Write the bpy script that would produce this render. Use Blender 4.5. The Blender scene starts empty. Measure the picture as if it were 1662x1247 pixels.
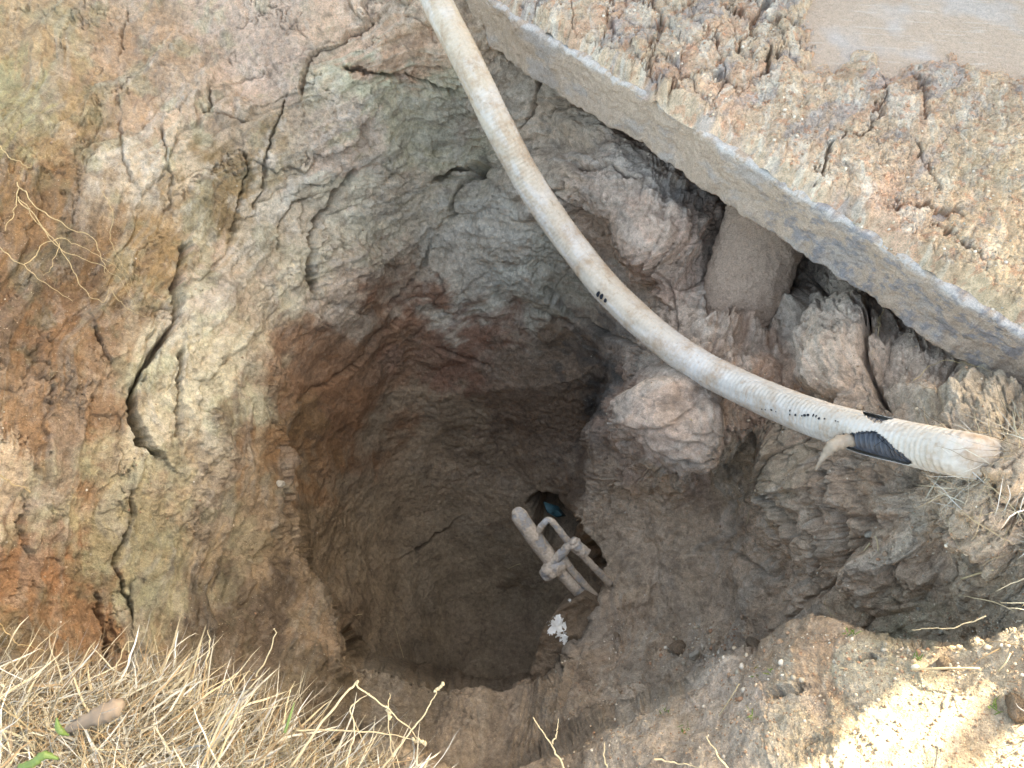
import bpy, bmesh, math, random
import numpy as np
from mathutils import Vector, Matrix
random.seed(7); rng = np.random.default_rng(11)
C = bpy.context.scene.collection
S = bpy.context.scene

# ---------------------------------------------------------------- camera, sky, sun, exposure
ZC = 1.35; PITCH = math.radians(58); F = 1232.0; CX, CY = 831.0, 623.5
SP, CP = math.sin(PITCH), math.cos(PITCH)
camd = bpy.data.cameras.new('camera'); cam = bpy.data.objects.new('camera', camd); C.objects.link(cam)
camd.sensor_width = 36; camd.lens = F/1662*36; camd.clip_start = .01; camd.clip_end = 500
cam.location = (0, 0, ZC); cam.rotation_euler = (math.pi/2-PITCH, 0, 0)
S.camera = cam
SUN_EL = math.radians(40); SUN_DIR = Vector((.82, .57, 0)).normalized()
w = bpy.data.worlds.new('World'); S.world = w; w.use_nodes = True
nt = w.node_tree; sky = nt.nodes.new('ShaderNodeTexSky'); sky.sky_type = 'NISHITA'; sky.sun_disc = False
sky.sun_elevation = SUN_EL; sky.sun_rotation = math.atan2(SUN_DIR.x, SUN_DIR.y)
sky.dust_density = 3.0; sky.air_density = .8; sky.ozone_density = .6
bg = nt.nodes['Background']; nt.links.new(sky.outputs[0], bg.inputs[0]); bg.inputs[1].default_value = .15
ld = bpy.data.lights.new('sun', 'SUN'); ld.energy = 5.0; ld.angle = math.radians(.5); ld.color = (1, .97, .92)
sun = bpy.data.objects.new('sun', ld); C.objects.link(sun)
sd = SUN_DIR*math.cos(SUN_EL)+Vector((0, 0, math.sin(SUN_EL)))
sun.rotation_euler = sd.to_track_quat('Z', 'Y').to_euler()
vs = S.view_settings; vs.view_transform = 'Standard'; vs.look = 'None'; vs.gamma = 1; vs.use_curve_mapping = False
vs.exposure = 3.0
vs.use_white_balance = True; vs.white_balance_temperature = 8700; vs.white_balance_tint = 3.5
S.render.engine = 'CYCLES'; S.cycles.max_bounces = 12; S.cycles.diffuse_bounces = 10

# ---------------------------------------------------------------- helpers
def at(px, py, d):
    a = (px-CX)/F; b = (CY-py)/F
    return Vector((d*a, d*(CP+b*SP), ZC+d*(-SP+b*CP)))
def at_np(px, py, d):
    a = (px-CX)/F; b = (CY-py)/F
    return np.stack([d*a, d*(CP+b*SP), ZC+d*(-SP+b*CP)], -1)
def project(P):
    x = P[..., 0]; y = P[..., 1]; z = P[..., 2]-ZC
    d = y*CP-z*SP; u = y*SP+z*CP
    d = np.maximum(d, 1e-3)
    return CX+F*x/d, CY-F*u/d, d
def sm(a, b, x):
    t = np.clip((x-a)/(b-a), 0, 1); return t*t*(3-2*t)
_perm = rng.permutation(4096)
def _h(i, j, k=0):
    return _perm[(_perm[(_perm[i & 4095]+j) & 4095]+k) & 4095]
_g2 = np.stack([np.cos(np.arange(4096)*2.39996), np.sin(np.arange(4096)*2.39996)], -1).astype(np.float32)
_g3 = rng.normal(size=(4096, 3)).astype(np.float32); _g3 /= np.linalg.norm(_g3, axis=1)[:, None]
def n2(x, y):
    xi = np.floor(x).astype(np.int64); yi = np.floor(y).astype(np.int64); xf = x-xi; yf = y-yi
    u = xf*xf*xf*(xf*(xf*6-15)+10); v = yf*yf*yf*(yf*(yf*6-15)+10)
    def g(a, b):
        q = _g2[_h(xi+a, yi+b)]; return q[..., 0]*(xf-a)+q[..., 1]*(yf-b)
    return ((g(0, 0)*(1-u)+g(1, 0)*u)*(1-v)+(g(0, 1)*(1-u)+g(1, 1)*u)*v)*1.5
def n3(P, s, off=0):
    X = P*s+off; I = np.floor(X).astype(np.int64); f = X-I; w_ = f*f*f*(f*(f*6-15)+10); r = 0
    for a in (0, 1):
        for b in (0, 1):
            for c in (0, 1):
                q = _g3[_h(I[..., 0]+a, I[..., 1]+b, I[..., 2]+c)]
                dt = q[..., 0]*(f[..., 0]-a)+q[..., 1]*(f[..., 1]-b)+q[..., 2]*(f[..., 2]-c)
                wt = (w_[..., 0] if a else 1-w_[..., 0])*(w_[..., 1] if b else 1-w_[..., 1])*(w_[..., 2] if c else 1-w_[..., 2])
                r = r+dt*wt
    return r*1.6
def fbm2(x, y, o=4, g=.5):
    r = 0; a = 1
    for i in range(o): r = r+a*n2(x*2**i+i*17.3, y*2**i+i*9.1); a *= g
    return r
def fbm3(P, s, o=4, g=.5, off=0):
    r = 0; a = 1
    for i in range(o): r = r+a*n3(P, s*2**i, off+i*13.7); a *= g
    return r
def worley(x, y, tilt=None):
    tx = ty = np.zeros(x.shape)
    xi = np.floor(x).astype(np.int64); yi = np.floor(y).astype(np.int64)
    f1 = np.full(x.shape, 9.); f2 = np.full(x.shape, 9.); idv = np.zeros(x.shape)
    for a in (-1, 0, 1):
        for b in (-1, 0, 1):
            h = _h(xi+a, yi+b); ox = (h % 64)/64.; oy = (h//64)/64.
            d = np.hypot(xi+a+ox-x, yi+b+oy-y)
            c = d < f1; f2 = np.where(c, f1, np.minimum(f2, d)); idv = np.where(c, h/4096., idv); f1 = np.where(c, d, f1)
            if tilt is not None: tx = np.where(c, xi+a+ox-x, tx); ty = np.where(c, yi+b+oy-y, ty)
    if tilt is not None: a_ = idv*97.3; return f1, f2, idv, tilt*(tx*np.cos(a_)+ty*np.sin(a_))
    return f1, f2, idv
def seg_dist(x, y, pts):
    """distance to a polyline, and which side (+1 / -1)"""
    D = np.full(x.shape, 1e9); sd_ = np.zeros(x.shape)
    for (x0, y0), (x1, y1) in zip(pts[:-1], pts[1:]):
        dx, dy = x1-x0, y1-y0; t = np.clip(((x-x0)*dx+(y-y0)*dy)/(dx*dx+dy*dy), 0, 1)
        d = np.hypot(x-x0-t*dx, y-y0-t*dy); c = d < D
        sd_ = np.where(c, np.sign((x-x0)*dy-(y-y0)*dx), sd_); D = np.where(c, d, D)
    return D, sd_
def poly_sdf(x, y, pts):
    """positive inside"""
    D, _ = seg_dist(x, y, list(pts)+[pts[0]]); ins = np.zeros(x.shape, bool); n = len(pts)
    for i in range(n):
        (x0, y0), (x1, y1) = pts[i], pts[(i+1) % n]
        if y0 == y1: continue
        ins ^= ((y0 > y) != (y1 > y)) & (x < (x1-x0)*(y-y0)/(y1-y0)+x0)
    return np.where(ins, D, -D)
def tps(ctrl):
    c = np.array(ctrl, float); P = c[:, :2]/500; n = len(c)
    def ph(r2): return np.where(r2 > 1e-12, .5*r2*np.log(r2+1e-12), 0)
    K = ph(((P[:, None]-P[None])**2).sum(-1))+np.eye(n)*.002
    Q = np.c_[np.ones(n), P]; A = np.block([[K, Q], [Q.T, np.zeros((3, 3))]])
    W = np.linalg.solve(A, np.r_[c[:, 2], 0, 0, 0])
    def f(x, y):
        x = x/500; y = y/500; r = W[n]+W[n+1]*x+W[n+2]*y
        for i in range(n): r = r+W[i]*ph((x-P[i, 0])**2+(y-P[i, 1])**2)
        return r
    return f
def srgb(r, g, b, k=1.0):
    return tuple(k*(((c/255+.055)/1.055)**2.4 if c > 10 else c/255/12.92) for c in (r, g, b))
def grid_mesh(name, P, col=None, mat=None, keep=None):
    R, K = P.shape[:2]; me = bpy.data.meshes.new(name)
    idx = np.arange(R*K).reshape(R, K)
    q = np.stack([idx[:-1, :-1], idx[:-1, 1:], idx[1:, 1:], idx[1:, :-1]], -1).reshape(-1, 4)
    if keep is not None: q = q[keep.reshape(-1)]
    me.vertices.add(R*K); me.vertices.foreach_set('co', P.astype(np.float32).reshape(-1))
    me.loops.add(q.size); me.loops.foreach_set('vertex_index', q.reshape(-1).astype(np.int32))
    me.polygons.add(len(q)); me.polygons.foreach_set('loop_start', np.arange(0, q.size, 4, dtype=np.int32))
    me.polygons.foreach_set('use_smooth', np.ones(len(q), bool))
    me.update(calc_edges=True)
    if col is not None:
        a = me.color_attributes.new('Col', 'FLOAT_COLOR', 'POINT')
        a.data.foreach_set('color', np.concatenate([col, np.ones(col.shape[:2]+(1,))], -1).astype(np.float32).reshape(-1))
    if mat: me.materials.append(mat)
    return me
def link(name, me, parent=None, **k):
    o = bpy.data.objects.new(name, me); C.objects.link(o)
    if parent: o.parent = parent
    for a, b in k.items(): o[a] = b
    return o
def thing(name, label, cat, group=None, loc=(0, 0, 0)):
    o = bpy.data.objects.new(name, None); C.objects.link(o); o.location = loc
    o.empty_display_size = .05; o['label'] = label; o['category'] = cat
    if group: o['group'] = group
    return o
def mesh_from(name, verts, faces, mat, cols=None, smooth=True):
    me = bpy.data.meshes.new(name); me.from_pydata([tuple(v) for v in verts], [], faces); me.materials.append(mat)
    if smooth: me.polygons.foreach_set('use_smooth', np.ones(len(me.polygons), bool))
    if cols is not None:
        a = me.color_attributes.new('Col', 'FLOAT_COLOR', 'POINT')
        c = np.array(cols, np.float32); c = np.c_[c, np.ones(len(c))]; a.data.foreach_set('color', c.astype(np.float32).reshape(-1))
    me.update(); return me
def catmull(pts, n):
    P = np.array([list(p) for p in pts], float); P = np.vstack([2*P[0]-P[1], P, 2*P[-1]-P[-2]]); out = []
    m = len(P)-3
    for k in np.linspace(0, m-1e-6, n):
        i = int(k); t = k-i; p0, p1, p2, p3 = P[i:i+4]
        out.append(.5*(2*p1+(p2-p0)*t+(2*p0-5*p1+4*p2-p3)*t*t+(3*p1-p0-3*p2+p3)*t**3))
    return np.array(out)
def frames(path):
    T = np.gradient(path, axis=0); T /= np.linalg.norm(T, axis=1)[:, None]
    N = np.cross(T, np.cross(np.array([0, 0, 1.])+T*1e-3, T)); N /= np.linalg.norm(N, axis=1)[:, None]
    return T, N, np.cross(T, N)
def tube_data(path, rad, sides=10, noise=0, ns=40, caps=True):
    T, N, B = frames(path); n = len(path); rad = np.broadcast_to(rad, (n,))
    V = []; Fc = []
    for i in range(n):
        for k in range(sides):
            a = 2*math.pi*k/sides; V.append(path[i]+rad[i]*(math.cos(a)*N[i]+math.sin(a)*B[i]))
    V = np.array(V)
    if noise:
        C0 = np.repeat(path, sides, 0); d = V-C0; V = C0+d*(1+noise*fbm3(V, ns, 3)[:, None])
    for i in range(n-1):
        for k in range(sides):
            a = i*sides+k; b = i*sides+(k+1) % sides; Fc.append((a, b, b+sides, a+sides))
    if caps: Fc.append(tuple(range(sides-1, -1, -1))); Fc.append(tuple((n-1)*sides+k for k in range(sides)))
    return V, Fc
def tube(name, path, rad, mat, parent=None, sides=10, noise=0, ns=40, **k):
    V, Fc = tube_data(np.array(path), rad, sides, noise, ns); return link(name, mesh_from(name, V, Fc, mat), parent, **k)

# ---------------------------------------------------------------- materials
def mat_new(name):
    m = bpy.data.materials.new(name); m.use_nodes = True; return m, m.node_tree, m.node_tree.nodes['Principled BSDF']
def nd(t, ty, **k):
    n = t.nodes.new(ty)
    for a, b in k.items():
        if a.startswith('i_'): n.inputs[a[2:].replace('_', ' ')].default_value = b
        else: setattr(n, a, b)
    return n
def ramp(t, src, stops):
    r = t.nodes.new('ShaderNodeValToRGB'); e = r.color_ramp.elements
    while len(e) < len(stops): e.new(.5)
    for q, (p, c) in zip(e, stops): q.position = p; q.color = (c, c, c, 1) if not isinstance(c, tuple) else tuple(c)+(1,)
    t.links.new(src, r.inputs[0]); return r.outputs[0]
def mixc(t, mode, fac, a, b):
    m = t.nodes.new('ShaderNodeMix'); m.data_type = 'RGBA'; m.blend_type = mode
    for s, v in ((m.inputs[0], fac), (m.inputs[6], a), (m.inputs[7], b)):
        if hasattr(v, 'is_linked'): t.links.new(v, s)
        elif isinstance(v, (int, float)): s.default_value = v
        else: s.default_value = tuple(v)+(1,)
    return m.outputs[2]
def soil_mat(name, attr=True, base=(.3, .24, .18), speck=1.0, bump=1.0, streak=None, lo=.68, hi=1.3):
    m, t, p = mat_new(name); L = t.links
    tc = nd(t, 'ShaderNodeTexCoord').outputs['Object']
    def noise(s, d=4, r=.6, src=tc):
        n = nd(t, 'ShaderNodeTexNoise'); n.inputs['Scale'].default_value = s; n.inputs['Detail'].default_value = d
        n.inputs['Roughness'].default_value = r; L.new(src, n.inputs['Vector']); return n.outputs['Fac']
    if attr: c = nd(t, 'ShaderNodeAttribute', attribute_name='Col').outputs['Color']
    else:
        r = nd(t, 'ShaderNodeRGB'); r.outputs[0].default_value = tuple(base)+(1,); c = r.outputs[0]
    na = noise(9, 6, .65); nb = noise(55, 5, .7); nc = noise(260, 4, .7)
    c = mixc(t, 'MULTIPLY', 1, c, ramp(t, na, [(.3, lo+.08), (.7, hi-.1)]))
    c = mixc(t, 'MULTIPLY', 1, c, ramp(t, nb, [(.3, lo), (.7, hi)]))
    c = mixc(t, 'MULTIPLY', .8, c, ramp(t, nc, [(.3, .7), (.7, 1.28)]))
    ne = noise(700, 3, .6); c = mixc(t, 'MULTIPLY', .75, c, ramp(t, ne, [(.3, .72), (.7, 1.25)]))
    c = mixc(t, 'MIX', ramp(t, noise(23, 4), [(.6, 0.), (.75, .15)]), c, srgb(160, 118, 86))
    # pale grit
    v = nd(t, 'ShaderNodeTexVoronoi'); v.inputs['Scale'].default_value = 150; L.new(tc, v.inputs['Vector'])
    sp = ramp(t, v.outputs['Distance'], [(.1, 1.), (.22, 0.)]); sel = ramp(t, v.outputs['Color'], [(.72, 0.), (.76, 1.)])
    mm = nd(t, 'ShaderNodeMath', operation='MULTIPLY'); L.new(sp, mm.inputs[0]); L.new(sel, mm.inputs[1])
    m2 = nd(t, 'ShaderNodeMath', operation='MULTIPLY'); L.new(mm.outputs[0], m2.inputs[0]); m2.inputs[1].default_value = .55*speck
    c = mixc(t, 'MIX', m2.outputs[0], c, srgb(225, 215, 190))
    L.new(c, p.inputs['Base Color']); p.inputs['Roughness'].default_value = .93; p.inputs['Specular IOR Level'].default_value = .2
    b1 = nd(t, 'ShaderNodeBump'); b1.inputs['Strength'].default_value = .9*bump; b1.inputs['Distance'].default_value = .014; L.new(nb, b1.inputs['Height'])
    b2 = nd(t, 'ShaderNodeBump'); b2.inputs['Strength'].default_value = .9*bump; b2.inputs['Distance'].default_value = .006; L.new(nc, b2.inputs['Height'])
    L.new(b1.outputs[0], b2.inputs['Normal'])
    b3 = nd(t, 'ShaderNodeBump'); b3.inputs['Strength'].default_value = .5*speck; b3.inputs['Distance'].default_value = .003; L.new(mm.outputs[0], b3.inputs['Height'])
    L.new(b2.outputs[0], b3.inputs['Normal']); L.new(b3.outputs[0], p.inputs['Normal'])
    return m
M_soil = soil_mat('clay_soil')
M_crust = soil_mat('clay_crust', speck=1.0)
M_conc = soil_mat('muddy_concrete', speck=.35, bump=.7, lo=.85, hi=1.12)
M_pier = soil_mat('mud_coated_concrete', attr=False, base=srgb(204, 174, 150), speck=.25, bump=1.2, lo=.88, hi=1.1)
M_rock = soil_mat('stone', attr=False, base=srgb(138, 120, 101), speck=.5, lo=.75, hi=1.2)
M_pale = soil_mat('pale_stone', attr=False, base=srgb(205, 195, 178), speck=.3, lo=.8, hi=1.15)
def plain(name, col, rough=.7, var=.25, scale=30, metal=0, spec=.4, bump=.3, attr=False):
    m, t, p = mat_new(name); L = t.links; tc = nd(t, 'ShaderNodeTexCoord').outputs['Object']
    n = nd(t, 'ShaderNodeTexNoise'); n.inputs['Scale'].default_value = scale; n.inputs['Detail'].default_value = 5; L.new(tc, n.inputs['Vector'])
    base = nd(t, 'ShaderNodeAttribute', attribute_name='Col').outputs['Color'] if attr else col
    c = mixc(t, 'MULTIPLY', 1., base, ramp(t, n.outputs['Fac'], [(.3, 1-var), (.7, 1+var)])); L.new(c, p.inputs['Base Color'])
    p.inputs['Roughness'].default_value = rough; p.inputs['Metallic'].default_value = metal; p.inputs['Specular IOR Level'].default_value = spec
    b = nd(t, 'ShaderNodeBump'); b.inputs['Strength'].default_value = bump; b.inputs['Distance'].default_value = .002; L.new(n.outputs['Fac'], b.inputs['Height']); L.new(b.outputs[0], p.inputs['Normal'])
    return m
def mud_metal():
    m, t, p = mat_new('mud_caked_steel'); L = t.links; tc = nd(t, 'ShaderNodeTexCoord').outputs['Object']
    n = nd(t, 'ShaderNodeTexNoise'); n.inputs['Scale'].default_value = 22; n.inputs['Detail'].default_value = 7; n.inputs['Roughness'].default_value = .65; L.new(tc, n.inputs['Vector'])
    f = ramp(t, n.outputs['Fac'], [(.52, 1.), (.60, 0.)])
    n2_ = nd(t, 'ShaderNodeTexNoise'); n2_.inputs['Scale'].default_value = 120; n2_.inputs['Detail'].default_value = 4; L.new(tc, n2_.inputs['Vector'])
    mud = mixc(t, 'MULTIPLY', 1, srgb(178, 164, 148), ramp(t, n2_.outputs['Fac'], [(.3, .75), (.7, 1.2)]))
    c = mixc(t, 'MIX', f, srgb(150, 148, 146), mud); L.new(c, p.inputs['Base Color'])
    r = nd(t, 'ShaderNodeMapRange'); L.new(f, r.inputs[0]); r.inputs[3].default_value = .45; r.inputs[4].default_value = .95; L.new(r.outputs[0], p.inputs['Roughness'])
    b = nd(t, 'ShaderNodeBump'); b.inputs['Strength'].default_value = .7; b.inputs['Distance'].default_value = .004; L.new(f, b.inputs['Height'])
    b2 = nd(t, 'ShaderNodeBump'); b2.inputs['Strength'].default_value = .6; b2.inputs['Distance'].default_value = .003; L.new(n2_.outputs['Fac'], b2.inputs['Height']); L.new(b.outputs[0], b2.inputs['Normal']); L.new(b2.outputs[0], p.inputs['Normal'])
    return m
M_metal = mud_metal()
def sleeve_mat():
    m, t, p = mat_new('geotextile_sleeve'); L = t.links; tc = nd(t, 'ShaderNodeTexCoord').outputs['Object']
    def no(s, d, r=.6):
        n = nd(t, 'ShaderNodeTexNoise'); n.inputs['Scale'].default_value = s; n.inputs['Detail'].default_value = d; n.inputs['Roughness'].default_value = r; L.new(tc, n.inputs['Vector']); return n.outputs['Fac']
    a = nd(t, 'ShaderNodeAttribute', attribute_name='Col').outputs['Color']
    c = mixc(t, 'MIX', ramp(t, no(14, 7, .7), [(.47, 0.), (.70, .85)]), a, srgb(160, 132, 104)); c = mixc(t, 'MIX', ramp(t, no(45, 6, .7), [(.58, 0.), (.70, .5)]), c, srgb(140, 112, 86))
    c = mixc(t, 'MULTIPLY', 1, c, ramp(t, no(120, 4), [(.3, .88), (.7, 1.06)]))
    L.new(c, p.inputs['Base Color']); p.inputs['Roughness'].default_value = .8; p.inputs['Specular IOR Level'].default_value = .25
    b = nd(t, 'ShaderNodeBump'); b.inputs['Strength'].default_value = .45; b.inputs['Distance'].default_value = .002; L.new(no(90, 5), b.inputs['Height']); L.new(b.outputs[0], p.inputs['Normal'])
    return m
M_sleeve = sleeve_mat()
M_black = plain('black_plastic', srgb(72, 76, 84), .35, .3, 60, bump=.2)
M_ink = plain('black_ink', srgb(34, 36, 42), .8, .2, 200)
M_straw = plain('dry_straw', (1, 1, 1), .65, .2, 60, attr=True, bump=.2)
M_root = plain('root', srgb(190, 166, 124), .7, .25, 80)
M_twig = plain('twig', srgb(190, 172, 138), .7, .2, 80)
M_green = plain('green_blade', srgb(92, 112, 58), .5, .2, 60)
M_teal = plain('teal_plastic', srgb(34, 66, 72), .6, .35, 30)
M_white = plain('white_paint', srgb(235, 235, 230), .6, .08, 60)
M_leaf = plain('dead_leaf', srgb(130, 114, 98), .75, .2, 40)

# ---------------------------------------------------------------- shape of the pit (control points: photo px, py, depth in metres from the camera plane)
A = tps([(0,0,2.42),(0,300,2.02),(0,600,1.80),(0,900,1.70),(0,1100,1.62),(200,0,2.5),(200,300,2.22),(200,600,2.02),(200,900,1.95),(200,1100,1.85),
 (400,0,2.5),(400,300,2.45),(400,600,2.3),(400,850,2.28),(400,1050,2.0),(330,1000,1.98),(330,1200,1.7),(650,0,2.42),(650,150,2.52),(650,300,2.78),(650,450,3.0),(650,600,3.25),
 (820,30,2.45),(850,150,2.55),(780,240,2.85),(720,380,2.98),(850,310,2.6),(850,450,2.8),(850,560,3.1),(970,470,2.75),(960,600,3.0),
 (1000,200,2.45),(1100,220,2.42),(1050,380,2.28),(1160,330,2.42),(1090,500,2.25),(1215,545,2.2),(1150,480,2.32),(1190,420,2.44),(1260,400,2.5),(1240,480,2.38),(1320,430,2.30),(1400,470,2.14),(1370,560,2.0),(1500,500,2.0),(1600,600,1.78),(1662,650,1.6),
 (1250,660,2.1),(1300,640,2.02),(1100,680,2.12),(1030,600,2.4),(1040,770,2.35),(1100,820,2.45),(1000,850,2.65),(980,960,2.5),(1050,1010,2.4),(1200,800,2.3),(1300,900,2.06),(1250,1020,2.2),
 (1400,800,1.78),(1400,1000,1.86),(1600,760,1.46),(1500,740,1.62),(1662,780,1.42),(1540,950,1.62),(1640,1000,1.5),(1200,100,2.75),(1500,250,2.35),(1662,450,2.0),(1662,0,2.9),(1300,300,2.5),
 (740,1130,2.3),(740,1200,2.15),(750,1260,1.95),(900,1130,2.25),(900,1200,2.1),(1050,1120,2.15),(1100,1080,2.25),(1000,1247,1.8),(1300,1100,2.0),(1500,1100,1.7),(1500,1247,1.6),
 (600,1140,2.25),(550,1060,2.25),(500,1150,2.0),(480,950,2.38),(455,800,2.45),(450,680,2.5),(450,500,2.55),(560,500,2.72),(560,620,3.0),(600,850,3.1),(750,850,3.2)])
B = tps([(450,560,2.5),(440,700,2.62),(500,700,2.85),(540,740,3.1),(480,900,2.85),(540,900,3.15),(560,1000,3.1),(600,1090,3.1),(600,560,2.9),(650,620,3.25),(700,700,3.5),(700,800,3.65),(700,900,3.7),(700,1000,3.65),(700,1130,3.5),(620,900,3.5),
 (750,560,3.0),(800,620,3.25),(820,750,3.6),(850,850,3.65),(900,900,3.75),(850,1000,3.8),(820,1110,3.6),(960,600,3.0),(960,700,3.3),(1000,800,3.4),(1000,1000,3.5),(940,780,3.4)])
Cb = tps([(0,1080,1.36),(0,1247,1.22),(200,1100,1.36),(400,1120,1.38),(400,1247,1.24),(550,1180,1.36),(700,1247,1.3),(300,1180,1.29)])
Db = tps([(1200,1060,1.74),(1300,1020,1.62),(1420,1040,1.52),(1560,1060,1.40),(1662,1060,1.33),(1662,1247,1.2),(1400,1247,1.29),(1200,1247,1.39),(1000,1247,1.55),(1250,1130,1.55),(1000,1170,1.72),(1100,1100,1.78),(850,1235,1.75),(1500,1150,1.35)])
PIT = [(432,560),(500,660),(480,720),(485,850),(508,930),(560,1010),(592,1070),(640,1084),(700,1094),(760,1105),(840,1107),(885,1110),(925,1075),(960,1000),(985,940),(972,905),(944,870),(932,840),(940,790),(950,745),(962,700),(980,655),(985,620),(930,560),(700,520)]
BANK = [(-900,1075),(0,1085),(130,1100),(290,1082),(390,1100),(470,1140),(560,1165),(640,1195),(700,1235),(720,1260),(740,1500),(-900,1600)]
SHELF = [(780,1262),(880,1215),(960,1170),(1060,1130),(1160,1080),(1230,1060),(1290,1020),(1330,1012),(1420,1036),(1480,1050),(1540,1048),(1600,1040),(1680,1005),(2400,900),(2400,1700),(760,1700)]
CRACKS = [ # points, half-width px, depth m, step m
 ([(577,283),(560,305),(540,325),(525,345),(510,375),(503,400),(505,430),(510,470)],5.5,.10,.012),
 ([(300,400),(283,440),(285,470),(292,500),(283,530),(262,560),(245,582),(228,605),(220,640),(226,690),(240,722),(258,740)],5.5,.12,.020),
 ([(250,578),(230,602),(219,640),(224,680),(240,720)],8,.08,.0),
 ([(297,575),(294,620),(288,660),(290,705)],4,.05,.010),
 ([(553,112),(600,122),(650,130),(700,140),(735,150)],3.5,.05,-.014),
 ([(490,150),(488,120),(495,90),(510,75),(535,70),(560,50),(600,30)],3,.04,.01),
 ([(885,85),(880,120),(870,150),(862,190),(845,215)],3.5,.05,.01),
 ([(463,160),(455,190),(445,215),(437,250),(430,300),(415,330)],2.5,.03,.008),
 ([(400,245),(408,275),(392,320),(380,370)],2.2,.03,.008),
 ([(790,268),(765,276),(735,285),(700,300)],6,.07,-.02),
 ([(770,285),(750,310),(740,345),(745,350)],3.5,.04,-.01),
 ([(455,400),(455,360),(470,330),(500,325)],2.4,.03,.008),
 ([(197,10),(190,50),(187,80)],2.,.02,.006),
 ([(190,190),(197,260),(215,300)],1.6,.015,.008),
 ([(270,215),(272,275),(278,330),(268,340)],1.6,.02,.006),
 ([(340,130),(330,175),(375,195),(405,200)],2.4,.035,-.008),
 ([(155,530),(162,560),(167,580)],3,.04,.008),
 ([(215,800),(213,840),(203,880),(192,920),(215,1010)],2.6,.04,.01),
 ([(60,800),(45,850),(55,900)],2.6,.03,.008),
 ([(165,970),(175,1040),(170,1090)],3,.04,.008),
 ([(450,690),(455,790),(475,880),(520,960),(570,1030)],3,.03,.01),
 ([(1408,500),(1418,555),(1413,600),(1430,650),(1440,665)],6,.08,-.015),
 ([(1300,440),(1340,480),(1390,520),(1420,560)],5,.06,-.01),
 ([(1010,190),(1050,205),(1080,240),(1100,265),(1130,280)],4,.05,.01),
 ([(880,300),(930,330),(960,345)],2.4,.03,.008),
 ([(940,270),(1000,275),(1040,300)],2.4,.03,.008),
 ([(960,350),(1000,395),(1010,430),(1060,470)],3,.04,.012),
 ([(905,110),(950,120),(985,125),(1000,140)],6,.08,-.01),
 ([(1230,705),(1228,770),(1232,850)],4,.05,.01),
 ([(1332,800),(1330,845),(1338,885),(1327,930),(1322,962)],3.5,.05,.012),
 ([(1365,925),(1390,955),(1410,1000)],4,.05,.015),
 ([(1455,912),(1463,945)],3,.04,.006),
 ([(1340,770),(1350,800),(1365,850),(1362,900)],4,.05,-.01),
 ([(1530,800),(1525,860),(1540,910),(1545,950)],4,.05,.012),
 ([(1265,1155),(1285,1150),(1305,1138)],3.5,.05,.01),
 ([(1318,1213),(1342,1203)],3,.04,.006),
 ([(1395,1087),(1420,1078)],3,.04,.006),
 ([(1000,700),(990,760),(985,800)],4,.03,.01),
 ([(1060,700),(1110,705),(1160,690),(1200,690)],3,.03,.008),
 ([(640,500),(690,440),(700,400)],3,.03,-.012),
 ([(500,650),(560,600),(600,560),(650,520)],3,.03,-.015),
 ([(700,560),(740,580),(790,600)],3,.03,-.012),
 ([(720,865),(700,880),(680,890)],3,.04,-.012),
 ([(880,480),(930,520),(990,545),(1030,560)],3,.03,-.012),
]
POCKETS = [ # polygon, depth m, edge px
 ([(862,815),(880,806),(905,812),(922,833),(934,862),(922,885),(890,870)],.28,6),
 ([(956,888),(966,888),(977,902),(982,920),(974,926),(960,908)],.22,4),
 ([(1143,480),(1152,475),(1160,515),(1150,520)],.1,4),
 ([(770,268),(792,264),(790,285),(772,290)],.1,5),
 ([(880,88),(920,100),(955,125),(1000,140),(940,142),(880,130)],.12,6)]
LUMPS = [ # px,py,rx,ry,height
 (1370,570,72,80,.10),(1075,700,88,74,.07),(1150,705,75,52,.05),(1125,640,95,50,.04),(1265,770,38,110,.05),(1312,860,32,110,.04),(1225,900,38,120,.03),(1400,900,40,90,.04),(1175,532,40,20,.05),(1225,536,40,20,.05),(1268,508,34,24,.05),(1060,390,75,75,.07),(1240,610,70,40,.04),(1010,310,60,50,.03),(960,190,70,45,.04),(880,300,70,60,.05),
 (1410,800,55,60,.06),(1440,930,70,70,.05),(1290,760,40,90,.04),(1530,640,90,50,.05),(1290,490,35,28,.04),(1600,850,60,50,.05),(1340,800,40,60,.04),
 (370,180,35,30,.05),(300,130,80,80,.03),(230,440,80,60,.02),(430,250,30,70,.02),(1150,560,60,40,.03),(1120,850,60,90,.04),(1480,560,60,40,.03),
 (860,900,60,50,.02),(600,400,100,110,.02),(720,560,60,40,.03),(1650,800,80,36,.06),(1600,790,50,24,.03),(1665,762,60,34,.075)]

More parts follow.
